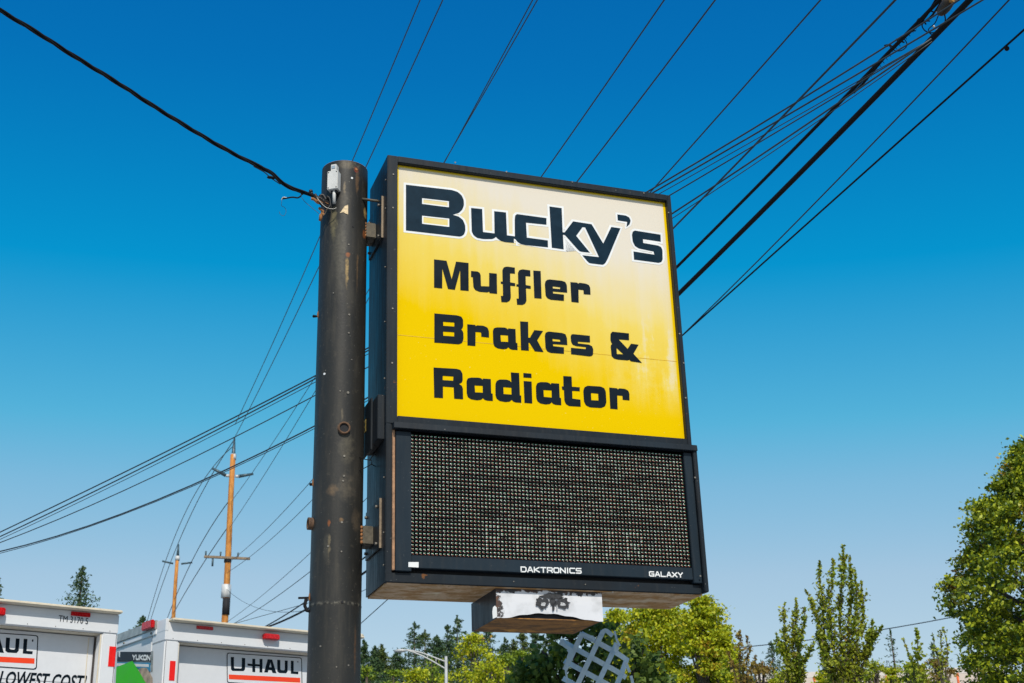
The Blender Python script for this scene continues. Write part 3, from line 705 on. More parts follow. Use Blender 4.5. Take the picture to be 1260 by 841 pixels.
# small hooks on the left of the pole (porcelain knobs and clips)
def hook(px, py, ln, label, kind=0):
    p = on_pole(px + 4, py); z_ = p.z; x_ = -math.sqrt(max(0, PR ** 2 - .05 ** 2))
    h = empty('wire_hook', (PX, PY, z_), label, 'hook', 'steel hooks on the pole')
    if kind == 0:
        b = MB().tube([(x_ + .01, -.05, 0), (x_ - ln, -.06, -.002)], .006, 8); b.build('shank', M['cable'], h)
        b = MB().ball((x_ - ln, -.06, 0), .012, 8, 6).ball((x_ - ln * .5, -.058, 0), .010, 8, 6); b.build('knob', M['cable'], h)
    else:
        b = MB().box(x_ - ln, x_ + .0, -.07, -.05, .0, .012); b.build('shank', M['cable'], h)
        b = MB().tube([(x_ - .02, -.06, .0), (x_ - .028, -.06, -.05), (x_ - .012, -.065, -.085), (x_ + .01, -.07, -.09)], .012, 8); b.build('clip', M['cable'], h)
    MB().ball((x_ + .008, -.065, .01), .020, 8, 5, (.6, .6, 1.6)).build('rust_weld', M['rust'], h)
hook(389, 387, .028, 'short dark wire hook on the upper left edge of the pole')
hook(380, 735, .075, 'dark T-shaped wire hook low on the left edge of the pole', 1)
hook(386, 593, .012, 'tiny hook stub halfway down the left edge of the pole')

# ------------------------------------------------------------------ service drop: twisted cable from the upper left
c0 = crop(0, 0, 3.0)
path = [(-260, -150), (-120, -62), (0, 13), (50, 43), (100, 75), (150, 105.5), (200, 138), (250, 168), (280, 185.5), (300, 196), (322, 206.5), (334, 213), (345, 223), (360, 232.5), (380, 239), (393, 245)]
dist0 = math.hypot(PX, PY)
def cable_pt(px, py): tt = (393 - px) / 393; return at_depth(px, py, dist0 - .17 - 1.2 * tt)
CP = [cable_pt(*p) for p in path]
def resample(P, n):
    P = [Vector(p) for p in P]; out = []
    L_ = [0]
    for i in range(1, len(P)): L_.append(L_[-1] + (P[i] - P[i - 1]).length)
    for k in range(n):
        s_ = L_[-1] * k / (n - 1); i = max(j for j in range(len(L_)) if L_[j] <= s_ + 1e-9); i = min(i, len(P) - 2)
        f_ = (s_ - L_[i]) / (L_[i + 1] - L_[i]); 
        p0, p1, p2, p3 = P[max(i - 1, 0)], P[i], P[i + 1], P[min(i + 2, len(P) - 1)]
        out.append(.5 * ((2 * p1) + (p2 - p0) * f_ + (2 * p0 - 5 * p1 + 4 * p2 - p3) * f_ ** 2 + (3 * p1 - p0 - 3 * p2 + p3) * f_ ** 3))
    return out
SDROP = empty('service_drop_cable', CP[-1], 'thick twisted black service cable running from upper left to the pole top', 'cable')
OFF = Vector(CP[-1])
fine = [p - OFF for p in resample(CP, 260)]
tot = sum((fine[i + 1] - fine[i]).length for i in range(259))
for s in range(3):
    ln = []; acc = 0
    for i, p in enumerate(fine):
        if i: acc += (p - fine[i - 1]).length
        tg = (fine[min(i + 1, 259)] - fine[max(i - 1, 0)]).normalized(); up = tg.orthogonal().normalized() if False else (Vector((0, 0, 1)) - tg * tg.z).normalized(); bb = tg.cross(up)
        an = acc / .62 * 2 * math.pi + s * 2 * math.pi / 3
        rad = .0095 if acc > .0 else 0
        ln.append(p + (up * math.cos(an) + bb * math.sin(an)) * rad)
    MB().tube(ln, .0085 if s else .0065, 6).build('conductor', M['cable'], SDROP)
def cp(px, py, dd=.17): return at_depth(px, py, dist0 - dd) - OFF
def strand(name, pts_, r_, mt, par=SDROP, dd=.17, n_=24):
    return MB().tube(resample([cp(*p, dd) for p in pts_], n_), r_, 6).build(name, M[mt] if isinstance(mt, str) else mt, par)
M['wiregrey'] = simple('bare_strand', (.33, .32, .29), .4, .4, .3, 40)
strand('messenger_strand', [(312, 205), (325, 212), (333, 219), (345, 227)], .004, 'cable')
c0b = crop(0, 0, 3.0)
for (px1, py1) in ((332, 218.5), (336, 219)): MB().ball(cp(px1, py1), .017, 8, 6, (1.4, 1, .7)).build('clamp', M['cable'], SDROP)
strand('pale_sleeve', [c8(105, 245), c8(150, 262), c8(200, 282)], .006, 'whitebox')
for (x_, y_, r_) in ((105, 250, .012), (255, 275, .017), (262, 290, .012), (190, 292, .012)): MB().ball(cp(*c8(x_, y_)), r_, 8, 6).build('clamp', M['black'], SDROP)
strand('tail_wire', [c8(185, 305), c8(160, 322), c8(120, 318), c8(75, 325), c8(45, 330)], .006, 'cable')
strand('bare_tail', [c8(120, 316), c8(80, 322), c8(50, 320), c8(38, 340)], .004, 'wiregrey')
strand('curled_strand', [c8(42, 345), c8(38, 380), c8(62, 395), c8(72, 425), c8(55, 455), c8(30, 445), c8(22, 425)], .0017, 'wire', n_=40)
strand('thin_tie_wire', [c8(185, 318), c8(210, 350), c8(250, 385), c8(315, 440)], .002, 'wire')
# splice bundle at the pole
rr = random.Random(3)
for k in range(26):
    bx, by = rr.uniform(275, 385), 0; by = 305 + (bx - 275) * .38 + rr.uniform(-12, 42)
    pts_ = [c8(bx - 22, by - 12), c8(bx, by + rr.uniform(-22, 22)), c8(bx + 24, by + 14)]
    strand('splice', pts_, rr.uniform(.006, .012), ('cable', 'black', 'cable', 'rust', 'cable')[k % 5], dd=.2, n_=10)
strand('ground_wire', [c8(300, 320), c8(330, 360), c8(370, 395), c8(420, 405), c8(445, 395)], .0032, 'wiregrey', dd=.23)
strand('ground_wire', [c8(380, 395), c8(360, 440), c8(345, 455)], .0035, 'galv', dd=.21)
strand('black_loop', [c8(375, 310), c8(395, 330), c8(398, 380), c8(380, 400)], .006, 'black', dd=.22)
b = MB(); b.ball(cp(*c8(328, 465), .2), .020, 10, 6, (.7, .9, 1.5)); b.ball(cp(*c8(345, 445), .2), .014, 8, 6); b.build('spool_insulator', M['rust'], SDROP)
b = MB().tube([cp(*c8(318, 400), .16), cp(*c8(345, 420), .18), cp(*c8(322, 490), .18)], .012, 8); b.build('clevis', M['rust'], SDROP)

# ------------------------------------------------------------------ utility poles
def wood(name, a, b2):
    n = N(name); s = n.noise(4, 6, .65, n.scale((6, 6, .5))); g = n.noise(3, 5, .6, n.scale((3, 3, 1)))
    return n.done(n.mix(n.mr(g, .40, .8), n.mix(n.mr(s, .35, .65), a, b2), tuple(c * .5 for c in a)), .8)
M['wood'] = wood('orange_treated_wood', (.52, .17, .025), (.74, .34, .075))
M['wood_grey'] = wood('weathered_grey_wood', (.22, .15, .09), (.36, .27, .18))
M['insul'] = simple('grey_insulator', (.05, .09, .11), .4)
M['pale'] = simple('pale_metal_wrap', (.6, .6, .58), .5, 0, .15, 4)
A_top = at_depth(288.3, 541, 60); A_xy = Vector((A_top.x, A_top.y, 0))
B_top = at_depth(219.6, 670, 87); B_xy = Vector((B_top.x, B_top.y, 0))
N_dir = ray(1301, 0); N_xy = Vector((N_dir.x, N_dir.y, 0)).normalized() * 10.0
def line_dir(p, q): d_ = (q - p); d_.z = 0; return d_.normalized()
LD = line_dir(N_xy, A_xy); LP = Vector((LD.y, -LD.x, 0))       # along the line, across it to the right seen from N
def zat(px, py, xy): return at_depth(px, py, math.hypot(xy.x, xy.y)).z
def upole(xy, top, label, arms, r0, r1, extras=()):
    o = empty('utility_pole', xy, label, 'utility pole', 'wooden utility poles of the street line')
    zt = top
    b = MB(); n_ = 12; pts_ = [(0, 0, 0)] + [(.02 * math.sin(k), .02 * math.cos(k * 1.3), zt * k / n_) for k in range(1, n_ + 1)]
    b.tube(pts_, r0, 12, True, [r0 + (r1 - r0) * k / n_ for k in range(n_ + 1)]); b.build('trunk', M['wood'], o)
    return o
zA = zat(289, 560, A_xy)
UA = upole(A_xy, zA, 'tall orange wooden utility pole with a pale wrap, nearest behind the trucks', None, .19, .12)
MB().tube([(0, 0, zA - .02), (0, 0, zat(288.7, 551, A_xy) - .3), (0, 0, A_top.z + .1)], .07, 8, True, [.10, .09, .04]).build('top_insulator', M['insul'], UA)
MB().tube([(0, 0, zat(287, 566, A_xy)), (0, 0, zA + .02)], .135, 10).build('pale_cap', M['pale'], UA)
z_ = zat(286, 583, A_xy)
for s in (-1, 1):
    MB().tube([LP * (s * .14) + Vector((0, 0, z_ - .12)), LP * (s * .30) + Vector((0, 0, z_ - .12))], .07, 8).build('insulator_base', M['pale'], UA)
    MB().tube([LP * (s * .30) + Vector((0, 0, z_ - .11)), LP * (s * .95) + Vector((0, 0, z_ + (.2 if s < 0 else .05)))], .075, 8, True, [.085, .055]).build('standoff_insulator', M['insul'], UA)
zl = zat(279.5, 687.5, A_xy)
MB().box(-1.02, 1.02, -.05, .05, -.055, .055, Matrix.Translation((0, 0, zl)) @ Matrix(((LP.x, LD.x, 0, 0), (LP.y, LD.y, 0, -.16), (0, 0, 1, 0), (0, 0, 0, 1)))).build('crossarm', M['wood_grey'], UA, bevel=.01)
for q in (-.95, -.30, .48): MB().tube([LP * q + Vector((0, -.16, zl + .055)), LP * q + Vector((0, -.16, zl + .25))], .03, 8, True, [.03, .045]).build('pin_insulator', M['insul'], UA)
MB().tube([LP * -.62 + Vector((0, -.2, zl - .06)), LP * -.62 + Vector((0, -.2, zl - .42))], .045, 8).build('fuse_cutout', M['insul'], UA)
MB().tube([(0, 0, zat(277, 736, A_xy)), (0, 0, zat(278, 720, A_xy))], .215, 12).build('pale_wrap', M['pale'], UA)
MB().tube([(.05, -.05, zat(276, 757, A_xy)), (.05, -.05, zat(277, 737, A_xy))], .165, 10).build('dark_riser_guard', M['dark'], UA)
MB().tube([(0, -.01, zl - .18), (0, -.01, zl - .04)], .165, 10).build('pole_band', M['dark'], UA)
zB = zat(218.8, 685, B_xy)
UB = upole(B_xy, zB, 'slender more distant wooden utility pole, left of the tall one', None, .17, .11)
MB().tube([(0, 0, zB), (0, 0, B_top.z)], .07, 8, True, [.1, .05]).build('top_insulator', M['insul'], UB)
MB().tube([(0, 0, zat(218.6, 690, B_xy)), (0, 0, zB + .02)], .15, 10).build('pale_cap', M['pale'], UB)
z_ = zat(218, 693, B_xy)
for s in (-1, 1): MB().tube([LP * (s * .25) + Vector((0, 0, z_ - .05)), LP * (s * .95) + Vector((0, 0, z_ + .08))], .06, 8).build('standoff_insulator', M['insul'], UB)

# ------------------------------------------------------------------ overhead wires: each hangs in the vertical plane between two poles
def in_plane(px, py, p, q):
    d_ = q - p; d_.z = 0; L_ = d_.length; d_ = d_ / L_; nrm = Vector((d_.y, -d_.x, 0))
    w_ = at_plane(px, py, p, nrm); return ((w_ - p).dot(d_), w_.z)
def fit_wire(pix, p, q, s0=None, s1=None, n=40, deg=2, rad=.01, par=None, name='wire', mat='wire'):
    S = [in_plane(x, y, p, q) for x, y in pix]; d_ = (q - p); d_.z = 0; L_ = d_.length; d_ = d_ / L_
    deg = min(deg, len(pix) - 1)
    # weight the near points less than their size in metres would
    w_ = [1 / max(3, (p + d_ * s_[0]).length) for s_ in S]
    co = np.polyfit([s_[0] for s_ in S], [s_[1] for s_ in S], deg, w=w_)
    s0 = 0 if s0 is None else s0; s1 = L_ if s1 is None else s1
    P = []
    for k in range(n + 1):
        tt = (k / n) ** 1.35; s_ = s0 + (s1 - s0) * tt; pt = p + d_ * s_; pt.z = float(np.polyval(co, s_)); P.append(pt)
    return P
WG = 'overhead wires between the utility poles'
def wire(pix, label, rad, p=None, q=None, s0=None, s1=None, deg=2, kind='power wire', mt='wire'):
    p = N_xy if p is None else p; q = A_xy if q is None else q
    P = fit_wire(pix, p, q, s0, s1, deg=deg); O_ = P[0]
    o = MB().tube([v - O_ for v in P], rad, 6).build('overhead_wire', M[mt]); o.location = O_
    return tag(o, label, kind, WG)
wire([(517, 0), (435, 195), (391, 297), (290.6, 520), (262, 578)], 'thin wire leaving the top edge farthest left, passing just left of the pole top', .015)
wire([(545, 0), (452.5, 200), (396, 322), (298, 520), (289, 539)], 'second thin wire from the left, passing behind the gap between pole and sign', .015)
wire([(661, 0), (549, 197), (385, 468), (351.5, 520), (311, 582)], 'upper wire of the close pair meeting the sign top above its large initial', .011)
wire([(657, 0), (545.5, 197), (367.6, 520), (330, 577), (256, 685)], 'lower wire of the close pair meeting the sign top above its large initial', .011)
wire([(818, 0), (667, 215), (380, 597), (294, 682)], 'thin wire meeting the middle of the sign top, the left one of two neighbours', .011)
wire([(881, 0), (710, 222), (380, 622), (310, 682)], 'thin wire meeting the middle of the sign top, the right one of two neighbours', .011)
wire([(1012, 0), (797, 236), (378, 691), (304, 742), (262, 778)], 'thin wire running to the upper right corner of the sign, behind the cable fan', .010)
wire([(1105, 0), (1000, 102), (829, 280), (447, 650), (378, 708), (297, 761)], 'wire crossing the cable fan, meeting the sign just below its upper right corner', .013)
wire([(1193, 0), (1147, 47.6), (1076, 120), (835, 364), (447, 703.5), (378, 749), (341, 769)], 'thickest black cable, running from the top right to the sign edge', .032, mt='cable')
wire([(1160, -3), (1108, 51), (1050, 108), (980, 180), (833, 329), (447, 688), (375, 742), (331, 768)], 'black cable with a splice near the top right, just above the thickest cable', .021, mt='cable')
wire([(1242, 0), (1130, 120), (1030, 220), (930, 322), (872, 384), (447, 727)], 'thin line joining the lowest black cable right of the sign', .008)
wire([(1260.5, 42), (1150, 107 + 23), (1045, 226), (950, 315), (842, 413), (485, 735), (449, 759)], 'lowest black cable on the right, with a small clip near the frame edge', .011, mt='cable')
far = A_xy + (B_xy - A_xy) * 2.6
for pix, lb in (([(259, 579), (204, 690), (183, 758)], 'wire running on from the left arm of the tall pole'), ([(288.5, 541), (220, 667), (187, 758)], 'wire running on from the tip of the tall pole to the slender one'),
                ([(311, 583), (236, 691), (207, 758)], 'wire running on from the right arm of the tall pole'), ([(255, 686), (236, 716), (219, 745)], 'short low wire left of the tall pole, below its crossarm')):
    wire(pix, lb, .022, A_xy, far)
L_dir = ray(-260, 741); L_xy = Vector((L_dir.x, L_dir.y, 0)).normalized() * 24
bt = [([(0, 655), (230, 544), (385, 463.5), (800, 234.5), (1090, 57.5)], 'uppermost wire of the fan left of the steel pole', .013),
      ([(0, 660.5), (230, 548.5), (385, 467.5), (806, 236), (1100, 65)], 'second wire of the fan left of the steel pole', .013),
      ([(0, 664), (230, 552.6), (385, 472), (812, 238), (1120, 66)], 'fine wire in the middle of the fan left of the steel pole', .007),
      ([(0, 668), (230, 567), (385, 489), (822, 240.5), (1080, 92)], 'fourth wire down in the fan left of the steel pole', .010),
      ([(0, 679), (230, 599), (385, 527), (827, 261), (1050, 118)], 'lowest thick wire of the fan left of the steel pole', .013),
      ([(0, 681), (230, 601.5), (385, 530), (828, 264), (1060, 122)], 'wire hugging the lowest one of the fan', .007)]
for pix, lb, rd_ in bt: wire(pix if (rd_ > .0125 and pix[0][1] < 662) else pix[:4] + [(pix[4][0], pix[4][1]), (1146, 46)], lb, rd_ * .65, N_xy, L_xy, (0 if rd_ > .0125 and pix[0][1] < 662 else in_plane(1146, 46, N_xy, L_xy)[0]), 25, 3)
# a far single wire over the right-hand trees
p1, p2 = at_depth(880, 800, 66), at_depth(1280, 738, 60)
P = [p1.lerp(p2, k / 12) - Vector((0, 0, .25 * math.sin(math.pi * k / 12))) - p1 for k in range(13)]
o = MB().tube(P, .022, 5).build('overhead_wire', M['wire']); o.location = p1; tag(o, 'faint far wire sloping over the young trees on the right', 'power wire', WG)
p1, p2 = at_depth(262, 775, 62), at_depth(384, 741, 50)
o = MB().tube([Vector((0, 0, 0)), p2 - p1], .012, 5).build('overhead_wire', M['wire']); o.location = p1; tag(o, 'faint far wire low between the tall pole and the steel pole', 'power wire', WG)
# the near pole stands just outside the frame on the right and carries them all
zN = 21.0
UN = upole(N_xy, zN, 'near wooden utility pole just beyond the right edge, carrying every cable', None, .19, .13)
for z_ in (20.6, 16.0): MB().box(-1.5, 1.5, -.05, .05, -.06, .06, Matrix.Translation((0, 0, z_)) @ Matrix(((LP.x, LD.x, 0, 0), (LP.y, LD.y, 0, 0), (0, 0, 1, 0), (0, 0, 0, 1)))).build('crossarm', M['wood_grey'], UN)
# splice closure and slack loops on the cable near the top right corner
w10 = [(1165, 14), (1060, 112), (960, 210), (835, 327), (447, 688), (375, 742), (331, 768)]
def on_w10(px, py, off=0.0):
    dd = LD; nrm = Vector((dd.y, -dd.x, 0)); return at_plane(px, py, N_xy + nrm * off, nrm)
ct = crop(1060, 0, 6.3); S0 = on_w10(1160, 2)
SPL = empty('cable_splice', S0, 'cluster of splice clamps and slack loops on the cable at the top right', 'cable splice')
def sp(x_, y_, off=0.0): return on_w10(*ct(x_, y_), off) - S0
MB().tube(resample([sp(700, -25), sp(640, 70), sp(600, 110)], 8), .045, 10, True, [.03, .045, .055, .055, .055, .05, .04, .02]).build('splice_closure', simple('brown_rubber_closure', (.05, .03, .015), .6, 0, .5, 30), SPL)
MB().tube(resample([sp(720, -10), sp(665, 12), sp(650, -20)], 6), .035, 8).build('amber_strap', simple('amber_strap', (.45, .22, .05), .6), SPL)
MB().tube(resample([sp(590, -20), sp(480, 150), sp(310, 315), sp(170, 460), sp(20, 640), sp(-60, 720)], 30), .013, 8).build('lashed_cable', M['cable'], SPL)
MB().tube(resample([sp(640, -20), sp(540, 130), sp(420, 215), sp(300, 330), sp(150, 480), sp(-20, 655)], 30), .010, 8).build('lashed_cable', M['cable'], SPL)
for pts_, r_ in (([(640, 100), (650, 160), (620, 215), (560, 255), (500, 245), (470, 205), (485, 170), (530, 165)], .006), ([(330, 300), (352, 340), (340, 375), (290, 398), (240, 385), (215, 355)], .005),
                 ([(560, 95), (520, 90), (480, 150), (500, 190)], .007), ([(440, 160), (400, 210), (360, 245), (420, 240)], .006), ([(600, 110), (570, 180), (520, 230), (545, 270), (590, 235)], .005),
                 ([(480, 150), (440, 150), (400, 225), (350, 250)], .006), ([(300, 300), (270, 310), (330, 330)], .008), ([(180, 355), (215, 350), (240, 365)], .009)):
    MB().tube(resample([sp(*p, .02) for p in pts_], 30), r_, 6).build('slack_loop', M['cable'], SPL)
for (x_, y_, r_, mt) in ((635, 45, .018, 'white_vinyl'), (605, 75, .012, 'white_vinyl'), (580, 88, .013, 'white_vinyl'), (680, 62, .010, 'white_vinyl'), (517, 165, .008, 'bolt'), (560, 208, .013, 'pale'), (585, 232, .010, 'white_vinyl'),
                     (200, 355, .015, 'black'), (212, 415, .010, 'bolt'), (25, 615, .011, 'bolt'), (120, 500, .02, 'black'), (160, 465, .018, 'black'), (300, 320, .02, 'black')):
    MB().ball(sp(x_, y_, .05), r_, 8, 6).build('clamp', M[mt], SPL)
for k in range(22):
    x_ = 20 + 25 * k; y_ = 640 - 26.5 * k
    if x_ > 470: break
    MB().tube([sp(x_ - 9, y_ - 9), sp(x_ + 7, y_ + 12)], .0028, 5).build('lashing_tie', M['cable'], SPL)
q = in_plane(1239, 60, N_xy, A_xy)
cl_ = MB().ball((0, 0, 0), .022, 8, 6, (1, 1, 1)); o = cl_.build('wire_clip', M['cable']); o.location = on_w10(1239, 60); tag(o, 'small dark clip on the lowest black cable near the right edge', 'clip')

# ------------------------------------------------------------------ rental trucks
M['truck'] = simple('white_truck_paint', (.72, .73, .74), .45, 0, .03, 5)
M['door'] = simple('white_roll_door', (.70, .71, .73), .5, 0, .035, 4)
M['cream'] = simple('cream_trim', (.70, .62, .48), .5, 0, .1, 12)
M['alu'] = simple('scuffed_aluminium', (.42, .41, .38), .4, .5, .3, 16)
M['gap'] = simple('rubber_gap', (.05, .04, .035), .8)
M['tred'] = simple('red_lens', (.55, .005, .008), .25, 0, .25, 60)
M['tape'] = simple('red_reflector_tape', (.85, .01, .006), .4, 0, .06, 40)
M['orange'] = simple('orange_stripe_print', (.88, .055, .008), .45, 0, .03)
M['tyre'] = simple('tyre_rubber', (.02, .02, .02), .8)
TY = math.radians(39); TA = Vector((math.cos(TY), math.sin(TY), 0)); TN = Vector((-math.sin(TY), math.cos(TY), 0))
ROOF = CAMZ + 2.35
def roofpt(px, py): r = ray(px, py); return CAM + r * ((ROOF - CAMZ) / r.z)
Z_ = crop(270, 780, 10.957)
UH = dict(
 U=[[(152, 315), (195, 315), (195, 452), (206, 468), (290, 470), (300, 460), (302, 325), (347, 330), (345, 480), (325, 505), (175, 502), (155, 480)]],
 H=[[(378, 402), (442, 408), (442, 338), (482, 340), (482, 410), (540, 415), (540, 340), (580, 342), (578, 525), (540, 522), (540, 442), (482, 438), (482, 520), (443, 517), (442, 438), (378, 432)]],
 A=[[(650, 345), (710, 350), (768, 535), (715, 530), (703, 495), (662, 490), (650, 525), (602, 522)], [(688, 390), (702, 455), (669, 452)]],
 V=[[(778, 352), (820, 355), (820, 478), (832, 492), (870, 495), (880, 485), (880, 362), (920, 365), (918, 508), (898, 535), (805, 530), (780, 508)]],
 L=[[(962, 365), (1000, 367), (1000, 508), (1065, 512), (1062, 548), (962, 540)]])
REC = .165
def make_truck(corner, width, label, slogan, detail):
    O_ = Vector((corner.x, corner.y, 0))
    mw = Matrix(((TA.x, TN.x, 0, O_.x), (TA.y, TN.y, 0, O_.y), (0, 0, 1, 0), (0, 0, 0, 1)))
    T = empty('box_truck', O_, label, 'truck', 'white rental box trucks', mw=mw)
    def P(px, py, y=0.0):
        w_ = at_plane(px, py, O_ + TN * y, TN) - O_; return (w_.dot(TA), w_.z)
    def PS(px, py, x=0.0):
        w_ = at_plane(px, py, O_ + TA * x, TA) - O_; return (w_.dot(TN), w_.z)
    R = ROOF; W_ = width; hd = R - .205; pw_ = .147
    b = MB().box(.004, W_ - .004, .30, 6.4, 1.05, R - .03); b.build('cargo_box', M['truck'], T, bevel=.02)
    for xa, xb in ((0, pw_), (W_ - pw_, W_)): MB().box(xa, xb, 0, .297, 1.0, hd).build('rear_post', M['truck'], T, bevel=.012)
    b = MB().box(0, W_, 0.001, .297, hd + .001, R - .03); b.build('header', M['truck'], T, bevel=.006)
    b = MB().box(.03, W_ - .002, -.085, .30, R - .029, R - .002); b.build('roof_lip', M['cream'], T, bevel=.008)
    b = MB().box(-.002, .029, -.004, .30, R - .12, R + .004); b.build('corner_cap', M['truck'], T, bevel=.008)
    b = MB().box(.001, W_ - .001, .3005, 6.4, R - .029, R - .002); b.build('roof', M['truck'], T)
    b = MB().box(pw_ + .001, W_ - pw_ - .001, .06, .16, hd - .010, hd); b.build('header_seal', M['cream'], T)
    for xa in (pw_ + .001, W_ - pw_ - .008): MB().box(xa, xa + .007, REC - .03, REC - .002, 1.1, hd - .02).build('door_seal', M['gap'], T)
    # roll-up door panels
    ph_ = .43; z1 = hd - .016; k = 0
    while z1 > 1.25:
        z0 = max(1.15, z1 - ph_ + .004)
        b = MB().box(pw_ + .01, W_ - pw_ - .01, REC, REC + .03, z0, z1); b.build('door_panel', M['door'], T, bevel=.002); z1 = z0 - .004
    for xa in (pw_ + .06, W_ - pw_ - .066): MB().box(xa, xa + .006, REC - .006, REC - .001, 1.15, hd - .03).build('door_track', M['cream'], T)
    b = MB().box(.2, W_ - .2, -.2, .2, .5, .62); b.build('rear_bumper', M['alu'], T)
    for xa in (.5, W_ - .6): MB().box(xa, xa + .1, .1, 8.2, .75, 1.04).build('chassis_rail', M['black'], T)
    b = MB().box(.1, W_ - .1, 6.5, 8.2, .7, 2.5); b.build('cab', M['truck'], T, bevel=.15)
    for x_ in (.06, W_ - .36):
        for y_ in (1.6, 7.3):
            wl = MB().tube([(x_, y_, .42), (x_ + .3, y_, .42)], .42, 24).build('wheel', M['tyre'], T)
            MB().tube([(x_ - .01, y_, .42), (x_ + .31, y_, .42)], .22, 16).build('rim', M['alu'], wl)
    return T, P, PS
cR = roofpt(205, 761); WR = 2.19
TR_, PRr, PSr = make_truck(cR, WR, 'white box truck partly behind the steel pole, with a side poster and a green panel', None, None)
cL = roofpt(147.5, 753) - TA * 2.19
TL_, PLl, PSl = make_truck(cL, 2.19, 'white box truck cut by the left edge, slogan lettering under its door plate', None, None)
DY = REC - .003
def plate(T, Pf, dx=0.0, dz=0.0):
    def q(p): u_, v_ = PRr(*Z_(*p), DY); return (u_ + dx, v_ + dz)
    # border: rounded frame, a ring of dark print
    outer = [(98, 290), (104, 268), (125, 257), (1085, 321), (1106, 332), (1112, 352), (1118, 700), (1108, 722), (1085, 728), (125, 662), (106, 652), (100, 632)]
    inner = [(109, 292), (113, 276), (128, 267), (1082, 331), (1098, 340), (1102, 356), (1108, 696), (1100, 710), (1082, 717), (128, 652), (116, 645), (110, 630)]
    base = poly_flat('name_plate', [[q(p) for p in inner]], lambda u, v: (u, DY - .0005, v), M['door'], T)
    poly_flat('plate_border', [[q(p) for p in outer], [q(p) for p in inner]], lambda u, v: (u, DY - .001, v), M['ink'], base)
    for k, L_ in UH.items(): poly_flat('plate_letter', [[q(p) for p in lp] for lp in L_], lambda u, v: (u, DY - .0015, v), M['ink'], base)
    poly_flat('orange_stripe', [[q(p) for p in ((125, 550), (1088, 596), (1090, 660), (127, 614))]], lambda u, v: (u, DY - .0015, v), M['orange'], base)
    MB().ball((q((1056, 380))[0], DY - .002, q((1056, 380))[1]), .007, 8, 4, (1, .3, 1)).build('rivet', M['ink'], base)
plate(TR_, PRr)
ru = PRr(*Z_(1112, 345), DY); X_ = crop(0, 760, 8.4); V_ = crop(0, 720, 6.953); Y_ = crop(140, 755, 9.78); Y2 = crop(140, 740, 5.04)
lu = PLl(*X_(396, 205), DY)
plate(TL_, PLl, lu[0] - ru[0], lu[1] - ru[1])
def quad(name, T, Pf, pts_, y, mt, onside=False, th=0):
    L_ = [Pf(*p) if onside else Pf(*p, y) for p in pts_]
    o = poly_flat(name, [L_], (lambda u, v: (y, u, v)) if onside else (lambda u, v: (u, y, v)), M[mt], T)
    return o
def bar(name, T, Pf, p0, p1, y, dep, mt, bev=.003):
    a0 = Pf(*p0, y); a1 = Pf(*p1, y)
    return MB().box(min(a0[0], a1[0]), max(a0[0], a1[0]), y, y + dep, min(a0[1], a1[1]), max(a0[1], a1[1])).build(name, M[mt], T, bevel=bev)
bar('side_marker', TR_, PRr, Y_(680, 570), Y_(730, 810), -.004, .003, 'tape', 0)
bar('clearance_marker', TR_, PRr, Y2(516, 150), Y2(617, 180), -.012, .012, 'tred')
bar('tail_lamp', TR_, PRr, Z_(615, -8), Z_(815, 86), -.06, .059, 'tred', .008)
bar('side_marker', TL_, PLl, X_(1134, 298), X_(1184, 510), -.004, .003, 'tape', 0)
bar('clearance_marker', TL_, PLl, V_(612, 224), V_(773, 276), -.012, .012, 'tred')
bar('tail_lamp', TL_, PLl, V_(-110, 180), V_(46, 262), -.06, .059, 'tred', .008)
# fleet number and slogan
def rear_text(name, T, Pf, body, pl, pr, h, y, shear=0, bold=.004, sp_=1.0):
    l = Pf(*pl, y); r = Pf(*pr, y); o = text_mesh(name, body, h, M['ink'], T, Matrix.Identity(4), shear, 1, bold, sp_)
    xs = [v.co.x for v in o.data.vertices]; ys = [v.co.y for v in o.data.vertices]; k = (r[0] - l[0]) / (max(xs) - min(xs)); kk = h / (max(ys) - min(ys))
    for v in o.data.vertices:
        tt = (v.co.x - min(xs)) * k; v.co = (l[0] + tt, y, l[1] + (v.co.y - min(ys)) * kk + (r[1] - l[1]) * tt / (r[0] - l[0]))
    return o
rear_text('fleet_number', TL_, PLl, 'TM 3170 S', V_(500, 312), V_(752, 336), .056, -.003, 0, .0)
rear_text('slogan_lettering', TL_, PLl, 'LOWEST COST!', X_(-18, 700), X_(888, 745), .125, DY, .22, .004)
for p in ((337, 243), (258, 566)): u_ = PLl(*X_(*p), DY); MB().ball((u_[0], DY, u_[1]), .008, 8, 4, (1, .3, 1)).build('rivet', M['ink'], TL_)
# side of the right truck: rail, lamp, poster
for T_, W_ in ((TR_, WR), (TL_, 2.19)):
    for k in range(9): MB().ball((.08 + k * (W_ - .16) / 8, -.001, ROOF - .185), .0045, 6, 4, (1, .4, 1)).build('rivet', M['bolt'], T_)
    for xa in (.012, W_ - .016): MB().box(xa, xa + .003, -.0015, .0, 1.0, ROOF - .21).build('post_seam', M['gap'], T_)
    for xa in (.148, W_ - .158): MB().box(xa, xa + .010, .02, .03, 1.1, ROOF - .215).build('jamb_trim', M['cream'], T_)
R = ROOF
b = MB().box(-.022, .003, .20, 6.4, R - .075, R + .012); b.build('side_rail', M['alu'], TR_, bevel=.004)
b = MB().box(-.012, .003, .20, 6.4, R - .125, R - .0755); b.build('side_rail', M['truck'], TR_, bevel=.004)
for y_ in (.30, .95, 1.6, 2.3): MB().ball((-.014, y_, R - .1), .012, 8, 5).build('rail_bolt', M['bolt'], TR_)
a0 = PSr(*Y_(372, 108)); a1 = PSr(*Y_(522, 185))
b = MB().box(-.06, -.023, .21, .44, R - .062, R + .018); b.build('side_lamp', M['tred'], TR_, bevel=.008)
